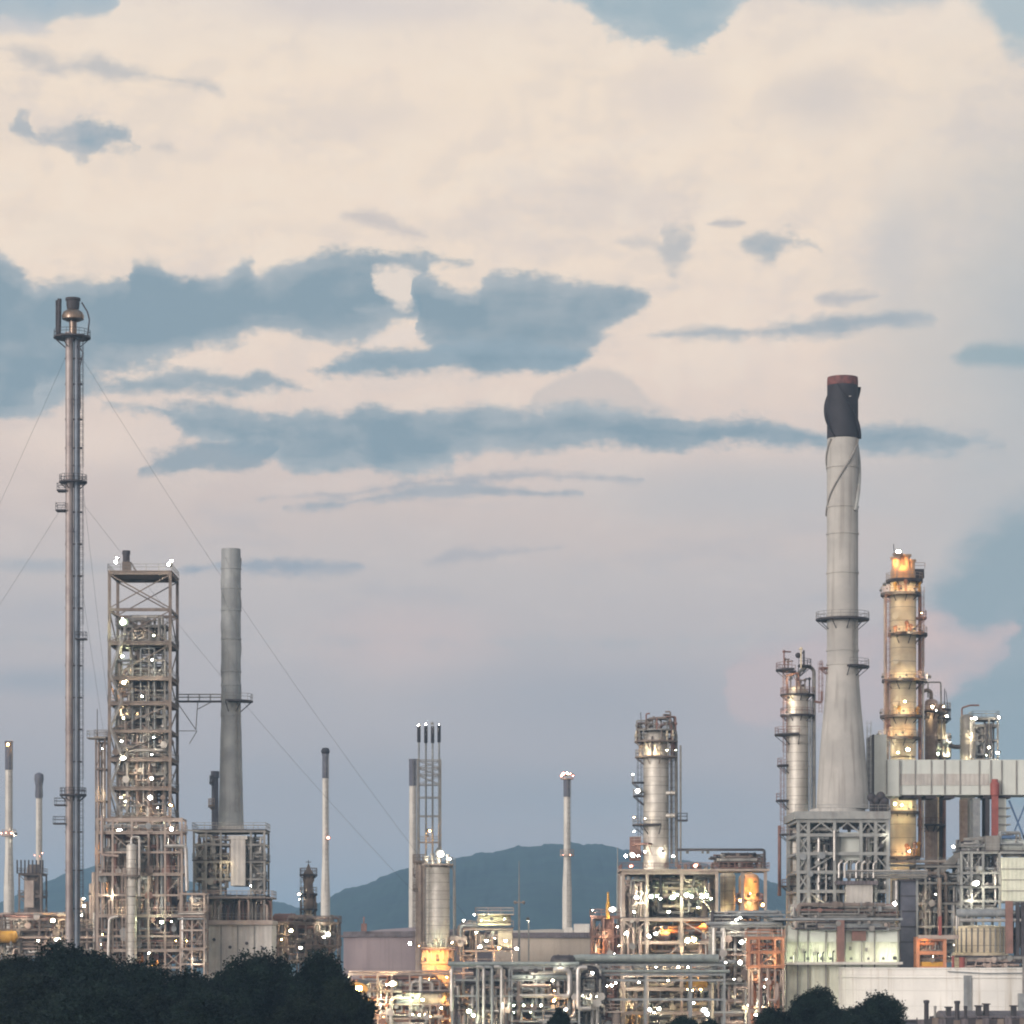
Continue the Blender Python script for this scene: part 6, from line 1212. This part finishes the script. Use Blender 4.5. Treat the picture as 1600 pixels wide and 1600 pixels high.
t = T('tank', 'ribbed beige tank below a pair of horizontal silver pipes at the right', 'tank', 1540, 512)
MB().lathe([(t.m(42), 0), (t.m(42), t.z(1494)), (t.m(44), t.z(1493)), (t.m(44), t.z(1489)), (t.m(41), t.z(1488)), (t.m(41), t.z(1450)), (t.m(42), t.z(1449)), (t.m(42), t.z(1447)), (t.m(10), t.z(1445))], 40, (0, 6)).build('shell', 'cream', t.o)
for k in range(13):
    a = math.radians(-170 + k * 13.3); MB().bar((t.m(41.4) * math.cos(a), 6 + t.m(41.4) * math.sin(a), t.z(1488)), (t.m(41.4) * math.cos(a), 6 + t.m(41.4) * math.sin(a), t.z(1450)), .22).build('rib', 'steel', t.o, 0)
drum(t, (t.x(1533), -.5, t.z(1427)), t.m(6.6), t.m(74), 'pipepaint', 'x', 'vessel')
pipe(t, [(t.x(1498), -1.2, t.z(1438)), (t.x(1600), -1.2, t.z(1438)), (t.x(1640), -1.2, t.z(1438))], .3, 'pipe'); pipe(t, [(t.x(1493), -1.4, t.z(1432)), (t.x(1493), -1.4, t.z(1452))], .2, 'pipe')
MB().box(t.x(1569), t.x(1580), -1.8, -1.0, t.z(1490), t.z(1408)).build('post', 'oxide', t.o, 0)
for px in (1588, 1596): MB().box(t.x(px) - .3, t.x(px) + .3, -1.5, -1, t.z(1502), t.z(1410)).build('post', 'dark', t.o, 0)
MB().box(t.x(1492), t.x(1640), -1.6, 0, t.z(1496), t.z(1493)).build('walkway', 'dark', t.o, 0)
pipework(t, (t.x(1500), t.x(1610), -1.6, 0, t.z(1510), t.z(1496)), 18, 87, ('steel', 'pinksteel', 'dark', 'pipewarm'), (.1, .22), .5)
pipework(t, (t.x(1575), t.x(1625), -1, 2, t.z(1495), t.z(1412)), 16, 88, ('steel', 'dark', 'pipepaint', 'blue'), (.1, .26), .6)
t = T('gantry', 'bright orange steel frame with red drums right of the dark clad tower', 'gantry', 1456, 506)
frame(t, [t.x(1434), t.x(1476)], [0, 3], [t.z(p) for p in (1510, 1486, 1464)], .55, 'orange', decks=(), braces=[], bw=.16)
MB().box(t.x(1434), t.x(1498), -.7, 0, t.z(1467), t.z(1461)).build('beam', 'pinksteel', t.o, 0)
MB().box(t.x(1466), t.x(1470), -.8, -.3, t.z(1462), t.z(1432)).build('post', 'red', t.o, 0)
MB().box(t.x(1440), t.x(1474), .2, 2.2, t.z(1510), t.z(1503)).build('skid', 'yellow', t.o, 0)
pipework(t, (t.x(1436), t.x(1474), .2, 2.8, t.z(1500), t.z(1468)), 14, 89, ('oxide', 'brown', 'orange', 'steel'), (.1, .2), .6)
lamps(t, [(1445, 1472, 'o', .16), (1458, 1494, 'y', .16)], dy=-1)
for px, w, h, lab in ((1489, 4.5, 1494, 'small red drum beside the orange frame'), (1503, 9, 1496, 'fat red drum farther right of the orange frame')):
    d = T('drum', lab, 'drum', px, 500, 'red drums by the orange frame')
    q = d.m(w / 2); MB().lathe([(q, 0), (q, d.z(h) * .5), (q * 1.06, d.z(h) * .5 + .05), (q * 1.06, d.z(h) * .5 + .2), (q, d.z(h) * .5 + .25), (q, d.z(h) - .2), (q * 1.06, d.z(h) - .15), (q * 1.06, d.z(h)), (q * .2, d.z(h) + .05)], 16).build('shell', 'red', d.o)

# ------------------------------------------------------------------ pale lit shed
t = T('shed', 'long pale panelled shed lit greenish-white along its wall', 'shed', 1316, 505)
z0, z1 = t.z(1504), t.z(1438)
MB().box(t.x(1228), t.x(1405), 0, 9, 0, t.z(1446)).build('wall', 'shed', t.o, 0)
MB().box(t.x(1228), t.x(1405), -.35, 0 - .02, t.z(1472), t.z(1446)).build('upper_wall', 'panel', t.o, 0)
for px in (1228, 1246, 1262, 1290, 1320, 1346, 1366, 1403): MB().box(t.x(px) - .12, t.x(px) + .12, -.6, -.38, 0, t.z(1446)).build('wall_post', 'steel', t.o, 0)
o = MB().box(t.x(1206), t.x(1408), -2.2, 10, t.z(1438), t.z(1434.5)).build('roof', 'pipepaint', t.o, 0)
handrail(o, [(t.x(1208), -2.1, t.z(1434.5)), (t.x(1406), -2.1, t.z(1434.5))], mat='steel')
MB().box(t.x(1226), t.x(1407), -3.0, 0 - .7, t.z(1507), t.z(1503)).build('kerb', 'white', t.o, 0)
MB().box(t.x(1306), t.x(1317), -2.4, -.7, t.z(1504), t.z(1438) - .02).build('red_column', 'oxide', t.o, 0)
MB().box(t.x(1330), t.x(1352), -1.0, -.65, t.z(1470), t.z(1448)).build('hatch', 'oxide', t.o, 0)
for px, py in ((1255, 1486), (1328, 1482), (1353, 1484), (1272, 1490)): MB().box(t.x(px - 2), t.x(px + 2), -.8, -.4, t.z(py + 3), t.z(py - 3)).build('switch_box', 'steel', t.o, 0)
for px in (1239, 1256, 1276, 1284, 1300): pipe(t, [(t.x(px), -1.3, t.z(1504)), (t.x(px), -1.3, t.z(1484 + px % 9)), (t.x(px) + .3, -.3, t.z(1482 + px % 9))], .12, ('dark', 'pipe')[px % 2])
pipework(t, (t.x(1230), t.x(1405), -1.8, -.6, t.z(1452), t.z(1440)), 22, 91, ('steel', 'dark', 'pipepaint', 'pinksteel'), (.1, .2), .4)
pipework(t, (t.x(1240), t.x(1405), -1.8, 6, t.z(1433), t.z(1414)), 60, 92, ('steel', 'dark', 'pipe', 'oxide', 'brown', 'pipepaint'), (.12, .26), .5)
lamps(t, [(1236, 1497, 'gh', .3), (1262, 1498, 'gh', .3), (1284, 1498, 'gh', .36), (1298, 1498, 'gh', .3), (1330, 1498, 'gh', .26), (1357, 1498, 'wh', .24), (1380, 1498, 'wh', .26), (1398, 1497, 'gh', .36)], dy=-2.9)

# ------------------------------------------------------------------ white tank at lower right
t = T('storage_tank', 'big white storage tank filling the lower right corner', 'tank', 1560, 480 + 26)
w, h = M(265, 480), Z(1512, 480)
MB().lathe([(w, 0), (w, h - .25), (w + .18, h - .22), (w + .18, h - .05), (w - .05, h), (w - .1, h - .8)], 128).build('shell', 'tankwhite', t.o)
zz = Z(1527, 480); MB().lathe([(w + .01, zz - .14), (w + .22, zz - .12), (w + .22, zz), (w + .01, zz + .02)], 128).build('wind_girder', 'tankwhite', t.o)
MB().lathe([(w - .12, h - .9), (w * .6, h - .7), (.3, h - .5)], 64).build('roof', 'tankwhite', t.o)
for px, w_, y_ in ((1472, 12, 'pipepaint'), (1560, 9, 'steel')):
    yy = -math.sqrt(max(0, w * w - (M(px - 1560, 480)) ** 2)) - .25
    x0 = M(px - 1560, 480)
    MB().box(x0 - M(w_ / 2, 480), x0 + M(w_ / 2, 480), yy - .3, yy, 0, h - (1.2 if px == 1472 else -1.4)).build('cable_duct', y_, t.o, 0)
    if px == 1560: MB().box(x0 - 1.2, x0 + 1.6, yy - 1.6, yy - .32, 0, Z(1552, 480)).build('cabinet', 'pipepaint', t.o, 0)
x0 = M(38, 480); MB().box(x0 - 1.2, x0 + 2, -w - 1.5, -w - .2, 0, Z(1551, 480)).build('cabinet', 'pipepaint', t.o, 0)
pipe(t, [(M(-118, 480), -w * .9 - .6, h - .6), (M(-60, 480), -w * .97 - .6, h - .9), (M(30, 480), -w - .6, h - .8)], .1, 'pipepaint')

# sheds, fence and poles in front of the white tank
t = T('shed', 'low purple-grey corrugated shed with roof vents before the white tank', 'shed', 1560, 430)
MB().box(t.x(1478), t.x(1660), 0, 10, 0, t.z(1588)).build('wall', 'roof', t.o, 0)
b = MB(); b.add([(t.x(1474), -.6, t.z(1590)), (t.x(1664), -.6, t.z(1590)), (t.x(1664), 5, t.z(1580)), (t.x(1474), 5, t.z(1580)), (t.x(1474), 10.6, t.z(1590)), (t.x(1664), 10.6, t.z(1590)), (t.x(1474), 5, t.z(1590)), (t.x(1664), 5, t.z(1590))], [(0, 1, 2, 3), (3, 2, 5, 4), (0, 3, 6), (3, 4, 6), (1, 7, 2), (2, 7, 5)]); b.build('roof', 'roof', t.o, 0)
for px, a, c in ((1484, 1582, 1573), (1531, 1584, 1571), (1543, 1588, 1568), (1586, 1586, 1571)): MB().box(t.x(px - 3.4), t.x(px + 3.4), .5, 2, t.z(a) - 1, t.z(c) - .2).box(t.x(px - 5), t.x(px + 5), .2, 2.3, t.z(c) - .18, t.z(c)).build('vent', 'dark', t.o, 0)
t = T('shed', 'small dark flat-roofed hut with a thin chimney at the bottom right', 'shed', 1444, 425)
MB().box(t.x(1412), t.x(1476), 0, 5, 0, t.z(1597)).build('wall', 'greycap', t.o, 0); MB().box(t.x(1409), t.x(1480), -.5, 5.4, t.z(1597) + .01, t.z(1594)).build('roof', 'dark', t.o, 0)
MB().tube((t.x(1457), 1, t.z(1594)), (t.x(1457), 1, t.z(1588)), .3, 8).build('flue', 'dark', t.o)
for px, top, lab, rr in ((1447.5, 1563, 'thick dark pole with blunt top before the white tank, nearer the hut', .32), (1495.5, 1564, 'thick dark pole before the white tank between the two sheds', .32), (1508.5, 1572, 'short thin dark pole just right of a thick one', .2), (1461, 1572, 'short thin pale pole just right of the thick pole by the hut', .16)):
    d = T('pole', lab, 'pole', px, 422, 'poles before the white tank')
    MB().lathe([(rr * 1.1, 0), (rr, d.z(top) - .4), (rr * 1.3, d.z(top) - .38), (rr * 1.3, d.z(top)), (rr * .3, d.z(top) + .05)], 10).build('shaft', 'dark' if 'dark' in lab else 'steel', d.o)
t = T('fence', 'dark slatted fence along the bottom edge before the white tank', 'fence', 1540, 405)
for k in range(19): MB().box(k * .95 - 8.9, k * .95 - 8.05, -.06, .04, 0, t.z(1594 - (k * 7 % 5))).build('fence_panel', ('roof', 'dark', 'brown')[k % 3], t.o, 0)
for k in range(10): MB().box(k * 1.9 - 9.02, k * 1.9 - 8.9, -.1, .1, 0, t.z(1590)).build('post', 'dark', t.o, 0)

# ------------------------------------------------------------------ trees in the foreground
def crown_mesh(seed, n, lobes, leaf, mat):
    """leaf clumps spread through a set of uneven lobes: small leaf-sized faces, denser near each lobe's outside"""
    R = random.Random(seed); b = MB(); vs = b.v; fs = b.f
    for _ in range(n):
        c, r = R.choices(lobes, [l[1] ** 2 for l in lobes])[0]
        d = Vector((R.gauss(0, 1), R.gauss(0, 1), R.gauss(0, 1))).normalized()
        k = R.random() ** .42
        lump = 1 + .42 * mnoise.noise(d * 2.6 + Vector((seed, c[0], c[2]))) + .26 * mnoise.noise(d * 6 + Vector((seed * 2, c[1], 0)))
        p = Vector(c) + Vector((d.x * r, d.y * r, d.z * r * .86)) * k * lump
        if p.z < .4: continue
        L = leaf * R.uniform(.6, 1.35)
        u = Vector((R.gauss(0, 1), R.gauss(0, 1), R.gauss(0, .7))).normalized(); w = u.cross(Vector((R.gauss(0, 1), R.gauss(0, 1), R.gauss(0, 1)))).normalized()
        o = len(vs)
        vs += [tuple(p - u * L), tuple(p + w * L * .42), tuple(p + u * L), tuple(p - w * L * .42)]
        fs.append((o, o + 1, o + 2, o + 3))
    b.mi = [0] * len(fs)
    return b.build('crown', mat, None, 0)
def trunk_mesh(seed, lobes):
    R = random.Random(seed); b = MB(); top = max(c[2] for c, r in lobes)
    b.sweep([(0, 0, 0), (.15, .1, top * .25), (-.1, .2, top * .5), (.1, 0, top * .8)], [.42, .34, .26, .1], 8)
    for c, r in lobes:
        z0 = R.uniform(.22, .5) * top; b.sweep([(0, 0.1, z0), (c[0] * .45, c[1] * .45, z0 + (c[2] - z0) * .6), (c[0], c[1], c[2])], [.17, .12, .05], 6)
    return b.build('trunk', 'bark', None)
def lobes(seed, R_, H, n, base):
    R = random.Random(seed); L = [((0, 0, H * .62), R_ * .62)]
    for i in range(n):
        a = 6.283 * i / n + R.uniform(-.4, .4); z = base + (H - base) * R.uniform(.12, .78); q = R_ * R.uniform(.42, .72) * (1.05 - .5 * (z / H))
        L.append(((math.cos(a) * q, math.sin(a) * q, z), R_ * R.uniform(.32, .5)))
    L.append(((R.uniform(-.2, .2) * R_, 0, H * .82), R_ * .38))
    return L
PROTO = []
for s_, (rr, hh, n_, k, mt) in enumerate(((6.0, 13.0, 11, 80000, 'leaf'), (5.2, 12.0, 9, 70000, 'leaf2'), (6.6, 11.0, 12, 84000, 'leaf'), (3.8, 7.4, 8, 46000, 'leaf'))):
    L = lobes(40 + s_, rr, hh, n_, 1.0)
    PROTO.append((crown_mesh(s_ + 1, k, L, .175 if s_ < 3 else .135, mt), trunk_mesh(s_ + 9, L), hh * 1.0))
used = set()
def tree(p, px, top, Y, wide, label, rot, group='dark trees in the foreground'):
    o = bpy.data.objects.new('tree', None); SC.collection.objects.link(o)
    o.location = (X(px, Y), Y, 0); H = Z(top, Y); s_ = H / PROTO[p][2]; o.scale = (s_ * wide, s_ * wide, s_); o.rotation_euler = (0, 0, rot)
    o['label'] = label; o['category'] = 'tree'; o['kind'] = 'thing'; o['group'] = group
    for q in PROTO[p][:2]:
        c = q if q.name not in used else q.copy()
        if q.name in used: SC.collection.objects.link(c)
        else: used.add(q.name)
        c.parent = o
    return o
tree(0, 112, 1462, 300, 1.05, 'dark tree with the highest crown, under the flare stack', .3)
tree(1, 18, 1484, 306, 1.15, 'dark tree cut by the left edge of the photo', 1.2)
tree(2, 198, 1502, 298, .9, 'dark tree with sloping right shoulder under the silver vessel', 2.1)
tree(1, 64, 1512, 286, 1.2, 'lower dark tree in front of the left corner', 3.0)
tree(2, 290, 1518, 302, .95, 'low dark tree below the braced tower and heater', .8)
tree(0, 350, 1508, 296, .9, 'dark tree below the left of the fired heater box', 4.0)
tree(2, 418, 1490, 300, .85, 'dark tree below the right corner of the fired heater box', 5.0)
tree(0, 498, 1477, 304, .82, 'dark tree with a high crown right below the small dark-topped column', 1.9)
tree(1, 538, 1522, 290, .85, 'dark tree at the right end of the left row beside the big orange lamp', 2.8)
tree(2, 150, 1540, 270, 1.2, 'dark tree low in front, below the highest crown', .1)
tree(2, 330, 1552, 268, 1.2, 'dark tree low in front, below the fired heater', 3.7)
tree(1, 470, 1548, 272, 1.1, 'dark tree low in front, near the right end of the left row', 5.6)
tree(1, 244, 1548, 278, 1.1, 'dark tree low in front, under the notch between two crowns', 1.5)
tree(0, 1272, 1536, 330, 1.0, 'dark broad tree against the left edge of the white tank', 2.4, 'dark trees before the white tank')
tree(3, 1366, 1550, 330, .95, 'small round dark tree against the white tank', .6, 'dark trees before the white tank')
tree(3, 1216, 1572, 322, 1.0, 'low dark tree leaning on the left of the broad tree', 3.3, 'dark trees before the white tank')
tree(3, 1318, 1574, 318, 1.0, 'low dark bush-like tree between the broad and the small round tree', 4.4, 'dark trees before the white tank')
tree(3, 872, 1574, 350, .5, 'narrow dark tree top poking up below the grey pipe rack', 1.1, 'small tree tops along the bottom edge')
tree(3, 1068, 1586, 345, .9, 'dark tree top along the bottom below the large pink-grey structure', 2.0, 'small tree tops along the bottom edge')
tree(3, 1108, 1590, 340, .7, 'lowest dark tree top right of its neighbour under the floodlights', 5.2, 'small tree tops along the bottom edge')

# the finest piping of the crowded units, past the first ninety runs of each
for q in ALL:
    if q.rest.f:
        o = q.rest.build('pipework', q.rest_m, q.o); o['kind'] = 'stuff'
